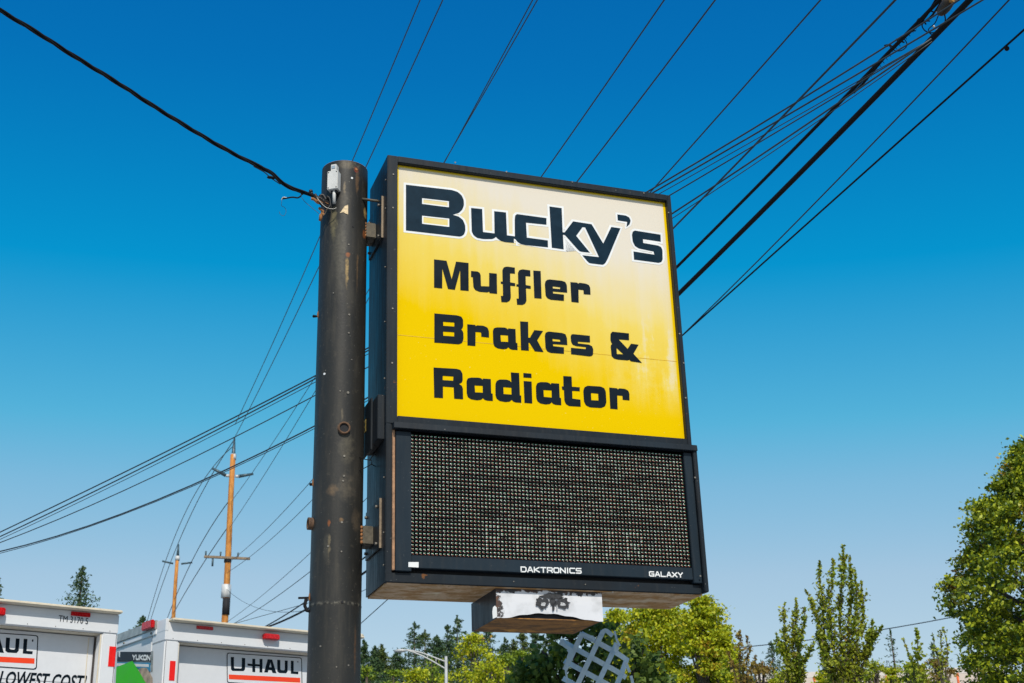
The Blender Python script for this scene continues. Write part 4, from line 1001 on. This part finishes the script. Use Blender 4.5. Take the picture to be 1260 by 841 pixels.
M['poster_black'] = simple('poster_black', (.02, .022, .026), .5, 0, .5, 9); M['poster_blue'] = simple('poster_blue', (.04, .28, .48), .5, 0, .15)
M['green'] = simple('bright_green_panel', (.05, .58, .012), .5, 0, .06, 5); M['tan'] = simple('poster_rock', (.42, .33, .25), .6, 0, .4, 14)
def sideq(name, pts_, off, mt):
    return poly_flat(name, [[PSr(*Y_(*p)) for p in pts_]], lambda u, v: (-off, u, v), M[mt], TR_)
sideq('poster_heading', ((48, 462), (450, 465), (450, 578), (40, 580)), .002, 'poster_black')
sideq('poster_edge', ((452, 455), (478, 455), (470, 700), (448, 705)), .0025, 'alu')
sideq('poster_strip', ((40, 588), (445, 595), (445, 700), (380, 700), (300, 660), (40, 640)), .002, 'poster_blue')
sideq('poster_strip', ((40, 600), (425, 612), (425, 645), (40, 632)), .003, 'white_vinyl')
sideq('poster_strip', ((60, 460), (82, 460), (78, 530), (62, 520)), .003, 'white_vinyl')
sideq('poster_rock', ((330, 655), (400, 655), (440, 720), (470, 780), (480, 1100), (300, 1100), (300, 700)), .0035, 'tan')
sideq('green_panel', ((230, 572), (300, 680), (405, 860), (560, 1120), (20, 1120), (28, 860), (38, 648)), .006, 'green')
l = PSr(*Y_(228, 562)); r = PSr(*Y_(438, 570))
zt_ = PSr(*Y_(228, 492))[1]; hh = (zt_ - l[1]) * .95; Lw = abs(r[0] - l[0]); sl = (r[1] - l[1]) / Lw
stroke_text('poster_lettering', 'YUKON', lambda u, v, q: (-.0036 - q * .0001, l[0] - u, l[1] + v + sl * u), hh, Lw, .017, M['white_vinyl'], TR_)
MB().ball((WR - .03, -.03, R + .01), .03, 8, 5, (1.6, 1, .6)).build('corner_fitting', M['cream'], TR_)

# ------------------------------------------------------------------ foliage
def mat_leaf(name, a, b2, c3, trans=.35, odd=None, sc=.35):
    n = N(name); g = n.node('ShaderNodeNewGeometry'); ri = g.outputs['Random Per Island']
    cl = n.noise(sc, 3, .6, n.scale((1, 1, 1.3)))
    c = n.mix(ri, a, b2); c = n.mix(n.mr(cl, .42, .62), c, n.mix(ri, c3, b2))
    if odd is not None: c = n.mix(n.ma('MULTIPLY', n.mr(n.noise(sc * 1.7, 2), .6, .68), n.mr(ri, .3, .6)), c, odd)
    n.put(n.b.inputs['Base Color'], c); n.b.inputs['Roughness'].default_value = .5; n.b.inputs['Specular IOR Level'].default_value = .35
    tr = n.node('ShaderNodeBsdfTranslucent'); n.put(tr.inputs[0], c); mx = n.node('ShaderNodeMixShader'); mx.inputs[0].default_value = trans
    out = n.t.nodes['Material Output']; n.t.links.new(n.b.outputs[0], mx.inputs[1]); n.t.links.new(tr.outputs[0], mx.inputs[2]); n.t.links.new(mx.outputs[0], out.inputs[0])
    return n.m
M['leaf_lime'] = mat_leaf('yellow_green_leaves', (.33, .40, .008), (.56, .53, .012), (.16, .26, .010), .18, (.42, .24, .02))
M['leaf_mid'] = mat_leaf('mid_green_leaves', (.14, .24, .015), (.30, .36, .02), (.07, .14, .012), .18)
M['leaf_maple'] = mat_leaf('maple_leaves', (.05, .12, .010), (.44, .47, .012), (.03, .08, .010), .12, (.30, .17, .03), .8)
M['leaf_young'] = mat_leaf('young_tree_leaves', (.16, .26, .012), (.38, .40, .02), (.20, .20, .02), .2, (.28, .15, .03), 1.2)
M['leaf_brown'] = mat_leaf('bronze_leaves', (.25, .17, .04), (.34, .26, .04), (.2, .10, .03), .3)
M['needle'] = mat_leaf('dark_conifer_needles', (.028, .062, .028), (.085, .14, .04), (.035, .08, .03), .12, None, .25)
M['needle_warm'] = mat_leaf('warm_conifer_needles', (.05, .09, .02), (.13, .16, .03), (.03, .06, .02), .15, None, .3)  # warmer green needles for some of the conifers
M['ivy'] = mat_leaf('dark_ivy_leaves', (.06, .12, .025), (.18, .26, .04), (.04, .075, .02), .35, (.36, .42, .03), 2.0)
M['bark'] = simple('grey_brown_bark', (.10, .075, .055), .9, 0, .4, 6, .5)
def leaf_mesh(P, size, up=.5, asp=.62, name='crown'):
    n = len(P); nr = rng.normal(size=(n, 3)); nr[:, 2] += up * 2.2 * rng.random(n); nr /= np.linalg.norm(nr, axis=1)[:, None]
    t_ = rng.normal(size=(n, 3)); t_ -= nr * (t_ * nr).sum(1)[:, None]; t_ /= np.linalg.norm(t_, axis=1)[:, None]
    s_ = np.cross(nr, t_); L_ = (np.asarray(size) * rng.uniform(.65, 1.3, n))[:, None]
    V = np.stack([P - t_ * L_ * .5, P + s_ * L_ * asp * .5 - nr * L_ * .08, P + t_ * L_ * .5, P - s_ * L_ * asp * .5 - nr * L_ * .08], 1).reshape(-1, 3)
    return from_arrays(name, V, np.arange(4 * n).reshape(n, 4))
def top_z(px, py, dist): return at_depth(px, py, dist).z
def tree_base(px, py, dist): p = at_depth(px, py, dist); return Vector((p.x, p.y, 0))
TREEG = 'trees beyond the sign'
def broadleaf(px, py, hw, dist, label, mt, ncl, nl, size, seed, z0f=.25, lean=0, cat='tree', group=TREEG, rad=None, prof=None, clsz=.34, inner=.45):
    """px, py: where the top shows; hw: half width in photo pixels"""
    global rng; rng = np.random.default_rng(seed); r_ = random.Random(seed)
    H_ = top_z(px, py, dist); base = tree_base(px, min(py + 60, 835), dist); R_w = hw * dist / FPX * 1.06 if rad is None else rad
    T = empty('broadleaf_tree', base, label, cat, group)
    z0 = H_ * z0f; Cs = []
    for k in range(ncl):
        tt = rng.random() ** .8; z_ = z0 + (H_ - z0) * tt
        pr = prof(tt) if prof else math.sin(min(1, (tt * .86 + .14)) * math.pi) ** .6
        rr_ = R_w * pr * (1 - inner * rng.random() ** 1.4); an = rng.random() * 2 * math.pi
        Cs.append((rr_ * math.cos(an), rr_ * math.sin(an), z_ - .12 * R_w * rng.random()))
    Cs.append((0, 0, H_ - .3 * R_w * clsz)); Cs = np.array(Cs)
    sg = R_w * clsz; nl = int(nl * 1.7); size = size * .74
    P = []
    for c in Cs:
        k_ = int(nl * rng.uniform(.5, 1.4)); q = rng.normal(size=(k_, 3)) * np.array([sg, sg, sg * .42]) * rng.uniform(.5, 1.0)
        P.append(c + q)
    P = np.concatenate(P); P = P[(P[:, 2] < H_ + .1)]
    link_mesh('crown', leaf_mesh(P, size), M[mt], T)
    b = MB(); tr = H_ * .02 + .08
    b.tube([(0, 0, 0), (0, 0, z0), (lean * .3, 0, H_ * .6), (lean, 0, H_ * .9)], tr, 10, True, [tr, tr * .8, tr * .5, tr * .15])
    for c in Cs[::max(1, len(Cs) // 26)]:
        zb_ = z0 + (c[2] - z0) * .35; b.tube([(0, 0, zb_), (c[0] * .45, c[1] * .45, zb_ + (c[2] - zb_) * .6), tuple(c)], tr * .3, 6, True, [tr * .35, tr * .2, tr * .06])
    b.build('trunk', M['bark'], T)
    return T
def conifer(px, py, hw, dist, label, mt, seed, n=2600, size=None, hw_at=841, group=TREEG, drop=.35, thin=1.0, bare=0.0, name='conifer_tree'):
    global rng; rng = np.random.default_rng(seed)
    H_ = top_z(px, py, dist); zb = top_z(px, hw_at, dist); base = tree_base(px, min(py + 50, 835), dist)
    R_v = hw * dist / FPX; size = size or max(.10, dist * .0019)
    T = empty(name, base, label, 'tree', group)
    span = H_ - zb; zlow = max(1.5, H_ - span * 1.7); P = []
    nbr = int((150 + 60 * span / max(1, R_v)) * thin); per = max(6, n // nbr)
    for k in range(nbr):
        f_ = rng.random() ** .72; z_ = H_ - (H_ - zlow) * f_; d_ = H_ - z_
        R_z = R_v * min(1.9, (d_ / span)) ** .85 + size * .3
        if rng.random() < bare: continue
        an = rng.random() * 2 * math.pi; L_ = R_z * rng.choice((.55, .8, .95, 1.05, 1.3)); s_ = rng.random(per) ** .7
        w_ = (.16 * L_ * (1 - s_ * .7) + size * .25)
        P.append(np.stack([np.cos(an) * L_ * s_ + rng.normal(size=per) * w_, np.sin(an) * L_ * s_ + rng.normal(size=per) * w_, z_ + .25 * size - drop * L_ * s_ + rng.normal(size=per) * size * .28 + .25 * L_ * s_ ** 3], 1))
    m_ = 60; q = rng.random(m_); P.append(np.stack([rng.normal(size=m_) * size * .22 * q, rng.normal(size=m_) * size * .22 * q, H_ + size * .6 - q * span * .10], 1))
    P = np.concatenate(P)
    link_mesh('crown', leaf_mesh(P, size, .3, .42), M[mt], T)
    b = MB().tube([(0, 0, 0), (0, 0, H_ * .6), (0, 0, H_ - .1)], .2, 8, True, [.012 * H_ + .05, .008 * H_, .02]); b.build('trunk', M['bark'], T)
    return T
def stems_tree(px, dist, stems, label, mt, seed, lw=.16, size=.10, dens=70, base_py=None, name='young_tree', group=TREEG, twig=0):
    """several upright stems; each stem a list of photo points from low to tip"""
    global rng; rng = np.random.default_rng(seed)
    base = tree_base(px, 830, dist); T = empty(name, base, label, 'tree', group); P = []; b = MB()
    low = Vector((0, 0, 0)); fork = Vector((0, 0, top_z(px, 900, dist) - .6))
    b.tube([low, fork], .09, 8, True, [.10, .07])
    for st in stems:
        off = rng.uniform(-.5, .5)
        pts_ = [fork] + [at_depth(x_, y_, dist + off * (k + 1) / len(st)) - base for k, (x_, y_) in enumerate(st)]
        rs = resample(pts_, 24); b.tube(rs, .03, 6, True, [.030 * (1 - i / 24) + .005 for i in range(24)])
        L_ = sum((rs[i + 1] - rs[i]).length for i in range(23)); n_ = int(L_ * dens)
        tt = rng.random(n_) ** .85; idx = np.minimum((tt * 23).astype(int), 22); fr = tt * 23 - idx
        A_ = np.array([tuple(v) for v in rs]); Q = A_[idx] + (A_[idx + 1] - A_[idx]) * fr[:, None]
        clump = .55 + .75 * (np.sin(tt * L_ * 9 + seed) > -.2)
        Q = Q + rng.normal(size=(n_, 3)) * (lw * (1.75 - 1.45 * tt) * clump)[:, None] * np.array([1, 1, .7]); P.append(Q)
        for k in range(twig):
            i = int(rng.integers(3, 22)); s0_ = rs[i]; an = rng.random() * 6.28; ln = rng.uniform(.18, .62) * (1.12 - i / 24)
            e_ = s0_ + Vector((math.cos(an) * ln * .7, math.sin(an) * ln * .7, ln * .8)); b.tube([s0_, e_], .008, 5, True, [.012, .004])
            m_ = 8 + int(ln * 30); q = rng.random(m_)[:, None] ** .7; P.append(np.array(tuple(s0_)) * (1 - q) + np.array(tuple(e_)) * q + rng.normal(size=(m_, 3)) * .040)
    link_mesh('crown', leaf_mesh(np.concatenate(P), size, .4), M[mt], T); b.build('trunk', M['bark'], T)
    return T

# far conifers and broadleaf trees between the pole and the hanging box
for i, (px1, py1, hw, mt, lb) in enumerate((
        (447, 790, 17, 'needle', 'dark conifer just right of the steel pole, half hidden by the truck corner'),
        (461, 797, 12, 'needle', 'short dark conifer, second from the steel pole'),
        (469, 795, 13, 'needle_warm', 'short green conifer, third from the steel pole'),
        (489, 802, 19, 'needle', 'low broad conifer left of the street lamp arm'),
        (510, 767, 30, 'needle', 'tall spindly conifer whose tip stands above the street lamp arm'),
        (523, 777, 34, 'needle_warm', 'bushy conifer behind the street lamp arm'),
        (538, 784, 22, 'needle', 'narrow dark conifer left of the street lamp mast top'),
        (551, 771, 24, 'needle', 'dark conifer directly behind the street lamp mast'),
        (563, 759, 24, 'needle', 'tallest dark conifer, peak halfway between the pole and the hanging box'),
        (585, 774, 22, 'needle', 'dark conifer right of the tallest one'),
        (600, 771, 27, 'needle', 'wide dark conifer under the left corner of the hanging box'),
        (622, 786, 16, 'needle', 'low dark conifer right of the wide one, below the box'),
        (633, 789, 14, 'needle_warm', 'olive conifer below the middle left of the hanging box'),
        (644, 774, 20, 'needle_warm', 'pale green conifer with open top below the box'),
        (660, 773, 20, 'needle', 'dark conifer left of the ivy clump'),
        (677, 775, 26, 'needle_warm', 'conifer peeping out above the ivy clump'))):
    conifer(px1, py1, hw * 1.5, 90 + (i * 37 % 17), lb, mt, 100 + i, n=6500, size=.19)
broadleaf(584, 782, 32, 78, 'yellow-green broadleaf tree in front of the tallest conifer', 'leaf_lime', 46, 75, .26, 11, .3)
broadleaf(604, 806, 26, 74, 'low yellow-green tree right of the street lamp mast', 'leaf_lime', 30, 60, .25, 12, 0.5)
broadleaf(512, 824, 30, 74, 'low yellow-green tree below the street lamp arm', 'leaf_lime', 34, 60, .25, 13, 0.6)
broadleaf(483, 826, 16, 72, 'small green tree near the foot of the short conifers', 'leaf_mid', 20, 55, .24, 14, 0.6)
broadleaf(548, 832, 20, 70, 'small lime tree behind the foot of the lamp mast', 'leaf_lime', 20, 55, .24, 15, 0.6)
broadleaf(655, 826, 26, 66, 'small lime tree below the ivy clump', 'leaf_lime', 24, 60, .22, 16, 0.5)
broadleaf(531, 812, 22, 84, 'mid-green tree filling the row below the lamp arm', 'leaf_mid', 44, 60, .24, 17, .5)
broadleaf(622, 806, 20, 84, 'mid-green tree filling the row below the hanging box, left part', 'leaf_mid', 40, 60, .24, 18, .5)
broadleaf(641, 802, 20, 86, 'mid-green tree filling the row below the hanging box, right part', 'leaf_mid', 40, 60, .24, 19, .5)
broadleaf(452, 822, 14, 80, 'small mid-green tree at the right edge of the steel pole', 'leaf_mid', 24, 55, .24, 20, .5)
# big yellow-green trees right of the lattice
broadleaf(812, 740, 62, 52, 'large yellow-green tree rising under the sign right of the lattice', 'leaf_lime', 240, 100, .20, 21, .3, clsz=.17)
broadleaf(866, 736, 40, 49, 'round yellow-green tree at the lower right corner of the sign', 'leaf_lime', 170, 90, .19, 22, .3, clsz=.2)
broadleaf(760, 752, 38, 56, 'yellow-green tree with sky gaps below the box end', 'leaf_lime', 120, 80, .21, 23, .3, clsz=.2)
broadleaf(902, 808, 26, 47, 'low lime and bronze bush right of the large trees', 'leaf_lime', 40, 70, .17, 24, 0.62, clsz=.24)
broadleaf(935, 818, 30, 45, 'bronze yellow bush under the thin brown stems', 'leaf_brown', 50, 55, .15, 25, 0.66, clsz=.22)
broadleaf(1075, 815, 26, 40, 'pale yellow-green bush before the pale roof', 'leaf_young', 30, 42, .13, 26, 0.7, clsz=.24)
broadleaf(1122, 818, 26, 38, 'olive bush in front of the pale roof', 'leaf_young', 34, 42, .12, 27, 0.7, clsz=.24)
broadleaf(1155, 812, 24, 38, 'yellow bush left of the maple', 'leaf_brown', 30, 42, .12, 28, 0.7, clsz=.24)
broadleaf(1100, 824, 22, 39, 'low yellow scrub between the orange posts', 'leaf_lime', 26, 42, .12, 29, .72, clsz=.24)
broadleaf(1016, 826, 20, 41, 'low lime scrub at the foot of the spired young tree', 'leaf_lime', 26, 42, .12, 30, .72, clsz=.24)
broadleaf(960, 828, 22, 43, 'low lime scrub at the foot of the slim young tree', 'leaf_lime', 26, 42, .12, 36, .72, clsz=.24)
# the maple cut by the right edge
broadleaf(1288, 538, 122, 27, 'large leafy maple cut by the right edge of the picture', 'leaf_maple', 1150, 56, .112, 33, .42, clsz=.078, inner=.42,
          prof=lambda t_: float(np.interp(t_, [0, .1, .25, .38, .50, .56, .73, .88, 1], [.92, .94, .95, .98, 1.0, .97, .72, .38, .08])))
# thin upright young trees
stems_tree(1042, 29, [[(1036, 800), (1034, 740), (1038, 706), (1037, 671)], [(1028, 810), (1020, 750), (1024, 720), (1025, 688)], [(1044, 790), (1048, 730), (1047, 706), (1045.5, 684)],
    [(1052, 810), (1062, 760), (1060, 730), (1060, 715)], [(1022, 830), (1010, 780), (998, 740), (990, 725)], [(1018, 800), (1012, 740), (1008, 710), (1009, 690)],
    [(1056, 840), (1070, 800), (1080, 780), (1086, 770)], [(1040, 830), (1050, 780), (1054, 740), (1052, 704)], [(1050, 840), (1064, 800), (1072, 775), (1074, 762)], [(1030, 840), (1016, 815), (1010, 790), (1004, 780)]],
    'tall young tree with many upright leafy spires, middle of the right side', 'leaf_young', 41, .040, .080, 130, twig=52)
stems_tree(976, 31, [[(976, 810), (978, 780), (980, 755), (979, 735)], [(968, 800), (966, 775), (964, 755), (966, 742)], [(982, 810), (986, 785), (990, 765), (989, 748)],
    [(972, 830), (962, 800), (956, 785), (955, 778)], [(984, 830), (996, 805), (1001, 790)], [(980, 835), (984, 800), (976, 770)]],
    'slim young tree left of the spired one', 'leaf_young', 42, .045, .082, 110, twig=52)
broadleaf(886, 760, 26, 50, 'narrow yellow-green tree behind the round one at the sign corner', 'leaf_lime', 80, 70, .19, 37, .4, clsz=.22)
stems_tree(912, 40, [[(911, 830), (910, 800), (910, 776)], [(905, 835), (900, 815), (896, 802)], [(914, 835), (916, 818)]], 'bare brownish stem with a leafy tip, left of its twin', 'leaf_brown', 43, .09, .11, 75, twig=5)
stems_tree(920, 40, [[(919, 830), (920, 810), (919.5, 783)], [(924, 835), (928, 815), (930, 806)]], 'brownish stem with reddish leaves right beside the slim young tree bushes', 'leaf_brown', 44, .10, .11, 90, twig=5)
conifer(953, 791, 24, 60, 'dark rounded conifer behind the slim young tree', 'needle', 51, n=2600, drop=.2)
conifer(1102, 776, 22, 60, 'dark wispy conifer right of the spired young tree', 'needle', 52, n=1300, thin=.6, bare=.25)
conifer(1153, 793, 13, 60, 'small dark triangular conifer left of the maple', 'needle', 53, n=1600)
stems_tree(1129, 36, [[(1130, 825), (1129, 800), (1129, 775)], [(1134, 835), (1137, 818)], [(1126, 835), (1125, 815)]], 'thin spire-shaped shrub above the pale roof', 'leaf_young', 54, .11, .12, 120)
stems_tree(1120, 36, [[(1124, 830), (1118, 805), (1111, 786)]], 'thin leaning stem above the pale roof', 'leaf_young', 55, .035, .09, 70)
stems_tree(1160, 34, [[(1160, 830), (1158, 795), (1157, 775)], [(1156, 820), (1150, 795), (1147, 778)], [(1164, 830), (1166, 800), (1161, 774)]], 'airy pale green sapling left of the maple', 'leaf_young', 56, .05, .08, 45, twig=6)
# behind the trucks
conifer(97, 699, 21, 58, 'pointed green conifer behind the roof of the left truck', 'needle', 61, n=2600, hw_at=746, size=.13, drop=.30)
conifer(172, 760, 9, 70, 'tip of a dark conifer between the two trucks', 'needle', 62, n=700, hw_at=775)
conifer(-8, 712, 5, 60, 'tip of a conifer at the left picture edge', 'needle', 63, n=600, hw_at=735)

# ------------------------------------------------------------------ ivy clump with a scrap of white lattice
global_rng = rng
IV = at_depth(735, 841, 11.9); IB = Vector((IV.x, IV.y, 0))
I = empty('ivy_clump', IB, 'dark shaded ivy grown over a snag behind the white lattice', 'ivy')
rng = np.random.default_rng(77); P = []
for (px1, py1, sx, sy, n_) in ((668, 818, 17, 18, 230), (690, 806, 12, 14, 170), (655, 838, 18, 14, 260), (707, 778, 12, 8, 160), (716, 768, 8, 5, 70), (735, 812, 30, 26, 620), (796, 820, 13, 16, 260), (784, 797, 8, 12, 120), (740, 772, 14, 6, 110), (815, 838, 12, 8, 120),
                                (690, 850, 40, 20, 600), (770, 850, 40, 18, 500), (730, 890, 60, 30, 900), (683, 779, 10, 8, 110), (640, 825, 6, 10, 70), (632, 838, 8, 8, 70)):
    for k in range(n_):
        x_ = px1 + rng.normal() * sx * .62; y_ = py1 + rng.normal() * sy * .62
        p = at_depth(x_, y_, 11.95 + abs(rng.normal()) * .28); P.append(tuple(p - IB))
link_mesh('ivy_leaves', leaf_mesh(np.array(P), .062, .2, .85, 'ivy_leaves'), M['ivy'], I)
b = MB().tube([(0, .25, 0), (-.05, .25, 1.6), (-.1, .3, 2.9)], .2, 12, True, [.22, .2, .14])
for (x_, y_) in ((668, 800), (700, 780), (790, 800), (735, 790)): b.tube(resample([Vector((0, .25, 1.8)), Vector((0, .28, 2.4)), at_depth(x_, y_, 12.1) - IB], 8), .02, 6)
b.build('snag', M['bark'], I)
LT_ = empty('lattice_panel', at_depth(735, 841, 11.55), 'scrap of white diagonal lattice tilted against dark ivy below the sign', 'lattice', )
LO_ = LT_.location.copy()
M['lat'] = simple('pale_painted_lattice', (.52, .64, .70), .6, 0, .1, 18)
LC = crop(680, 760, 10.38)
def lat(u, v, off=0.0):
    """node coordinates -> point on the bent panel"""
    x_ = 575 - 88 * u + 200 * v; y_ = 320 + 185 * u + 110 * v
    c = (x_ - 520) / 420.0
    bend = .16 * max(0, c) ** 2 + .10 * max(0, -c) ** 2
    xx = x_ - 55 * max(0, c - .55) ** 2 * 2
    return at_depth(*LC(xx, y_), 11.40 + off + bend) - LO_
def slat(u0, v0, u1, v1, off, wd=.0215):
    n_ = 10; V = []; Fc = []
    pts_ = [(u0 + (u1 - u0) * k / n_, v0 + (v1 - v0) * k / n_) for k in range(n_ + 1)]
    C_ = [lat(*p, off) for p in pts_]
    for k, c in enumerate(C_):
        tg = (C_[min(k + 1, n_)] - C_[max(0, k - 1)]).normalized(); nn = Vector((.06, -.99, -.1)).normalized(); s_ = tg.cross(nn).normalized() * wd
        dpt = Vector((0, .0035, 0)); V += [c - s_ - dpt, c + s_ - dpt, c + s_ + dpt, c - s_ + dpt]
    for k in range(n_):
        for q in range(4): Fc.append((k * 4 + q, k * 4 + (q + 1) % 4, k * 4 + 4 + (q + 1) % 4, k * 4 + 4 + q))
    Fc += [(0, 1, 2, 3), (n_ * 4 + 3, n_ * 4 + 2, n_ * 4 + 1, n_ * 4)]
    me = bpy.data.meshes.new('slat'); me.from_pydata([tuple(v) for v in V], [], Fc); link_mesh('slat', me, M['lat'], LT_)
for (v, u0, u1) in ((-1, -.08, 2.5), (0, -.80, 3.6), (1, -.55, 4), (2, -.15, 4), (-1.8, .9, 1.25)): slat(u0, v, u1, v, 0)
for (u, v0, v1) in ((0, -1.05, 2.05), (1, -1.85, 2.4), (2, -1.25, 2.5), (3, -.9, 2.5)): slat(u, v0, u, v1, .009)
def strip(pix, wd, off=-.004):
    """bent edge strip following points of the tracing"""
    P_ = resample([at_depth(*LC(*p), 11.40 + off) - LO_ for p in pix], 12); V = []; Fc = []
    for k, c in enumerate(P_):
        tg = (P_[min(k + 1, 11)] - P_[max(0, k - 1)]).normalized(); nn = Vector((.06, -.99, -.1)).normalized(); s_ = tg.cross(nn).normalized() * wd; dp = Vector((0, .003, 0))
        V += [c - s_ - dp, c + s_ - dp, c + s_ + dp, c - s_ + dp]
    for k in range(11):
        for q in range(4): Fc.append((k * 4 + q, k * 4 + (q + 1) % 4, k * 4 + 4 + (q + 1) % 4, k * 4 + 4 + q))
    Fc += [(0, 1, 2, 3), (47, 46, 45, 44)]
    me = bpy.data.meshes.new('edge_strip'); me.from_pydata([tuple(v) for v in V], [], Fc); link_mesh('edge_strip', me, M['lat'], LT_)
strip([(625, 215), (648, 178), (680, 168), (715, 190), (765, 235)], .018)                       # rounded top
strip([(790, 175), (805, 230), (822, 290), (860, 365)], .009, -.008)
strip([(930, 570), (960, 640), (985, 700)], .012, -.008); strip([(1000, 745), (1015, 800), (1025, 850)], .012, -.008)
strip([(815, 335), (815, 400), (800, 440)], .020)
strip([(325, 250), (380, 222), (440, 232), (540, 275)], .014)                                    # top-left piece
strip([(205, 400), (232, 440), (215, 510), (200, 590)], .022, -.002); strip([(120, 330), (165, 365), (210, 395)], .016)
strip([(160, 620), (170, 700), (185, 790), (190, 850)], .008)
# ------------------------------------------------------------------ street lamp, far building
SL = empty('street_lamp', tree_base(549, 830, 62), 'pale street lamp with a double-tube arm in front of the conifers', 'street lamp')
M['lampmetal'] = simple('pale_galvanised_lamp', (.5, .5, .48), .5, .2, .1)
SB = SL.location.copy(); zt_ = top_z(549.5, 808, 62)
MB().tube([(0, 0, 0), (0, 0, zt_)], .06, 10, True, [.12, .065]).build('mast', M['lampmetal'], SL)
for pts_ in ([(548.5, 814.5), (535, 809.5), (520, 804), (505, 800.5), (498, 800)], [(548.5, 823.5), (536, 816), (522, 808.5), (508, 802.5), (500, 800.5)]):
    MB().tube(resample([at_depth(*p, 62) - SB for p in pts_], 14), .032, 8).build('arm', M['lampmetal'], SL)
for p0, p1 in (((536.5, 810.5), (536.5, 816.5)), ((526, 806.5), (526, 811))): MB().tube([at_depth(*p0, 62) - SB, at_depth(*p1, 62) - SB], .02, 6).build('arm_brace', M['lampmetal'], SL)
hp = at_depth(493, 801, 62) - SB
MB().ball(hp, .30, 12, 6, (1, .5, .28)).build('lamp_head', M['lampmetal'], SL)

def building():
    b0 = at_depth(930, 828, 84); za_ = top_z(930, 829, 84); d1 = min(range(60, 130), key=lambda d_: abs(top_z(1235, 819, d_) - za_)); b1 = at_depth(1235, 819, d1)
    ax = (b1 - b0); ax.z = 0; Lb = ax.length; ax.normalize(); fw = Vector((-ax.y, ax.x, 0))
    zr = za_
    mw = Matrix(((ax.x, fw.x, 0, b0.x), (ax.y, fw.y, 0, b0.y), (0, 0, 1, 0), (0, 0, 0, 1)))
    B = empty('commercial_building', (0, 0, 0), 'long pale beige flat-roofed building behind the young trees', 'building', mw=mw)
    mwall = simple('pale_stucco', (.62, .52, .44), .85, 0, .05, 1)
    MB().box(0, Lb, 0, 14, 0, zr - .35).build('wall', mwall, B)
    MB().box(-.01, Lb + .01, -.012, 14.01, zr - .349, zr).build('parapet', simple('pale_parapet', (.66, .60, .54), .8, 0, .05, 1), B)
    MB().box(Lb * .54, Lb * .585, -.05, 3, zr + .001, zr + .12).build('roof_vent', simple('tan_roof_unit', (.5, .42, .3), .8), B)
    wm = simple('dark_window_glass', (.04, .06, .08), .15); fm = simple('window_frame_bronze', (.12, .1, .08), .5)
    for k in range(8):
        x_ = 1.2 + k * (Lb - 2.4) / 8
        f_ = MB().box(x_, x_ + 1.3, -.05, .0, 1.0, 3.2).build('window', fm, B); MB().box(x_ + .07, x_ + 1.23, -.06, -.051, 1.07, 3.13).build('pane', wm, f_)
building()
MO = simple('orange_sign_paint', (.7, .13, .03), .6)
for (px1, py1, lb) in ((1002, 836, 'orange post end left of the spired tree, before the pale roof'), (1091, 834, 'orange post end right of the spired tree'), (1178, 831, 'red-orange post end at the foot of the maple')):
    p = at_depth(px1, py1, 42); o = MB().tube([(0, 0, 0), (0, 0, p.z)], .04, 10, True, [.045, .035]).box(-.04, .04, -.02, .02, p.z - .02, p.z + .06).build('marker_post', MO); o.location = (p.x, p.y, 0); tag(o, lb, 'post', 'orange posts before the pale building')
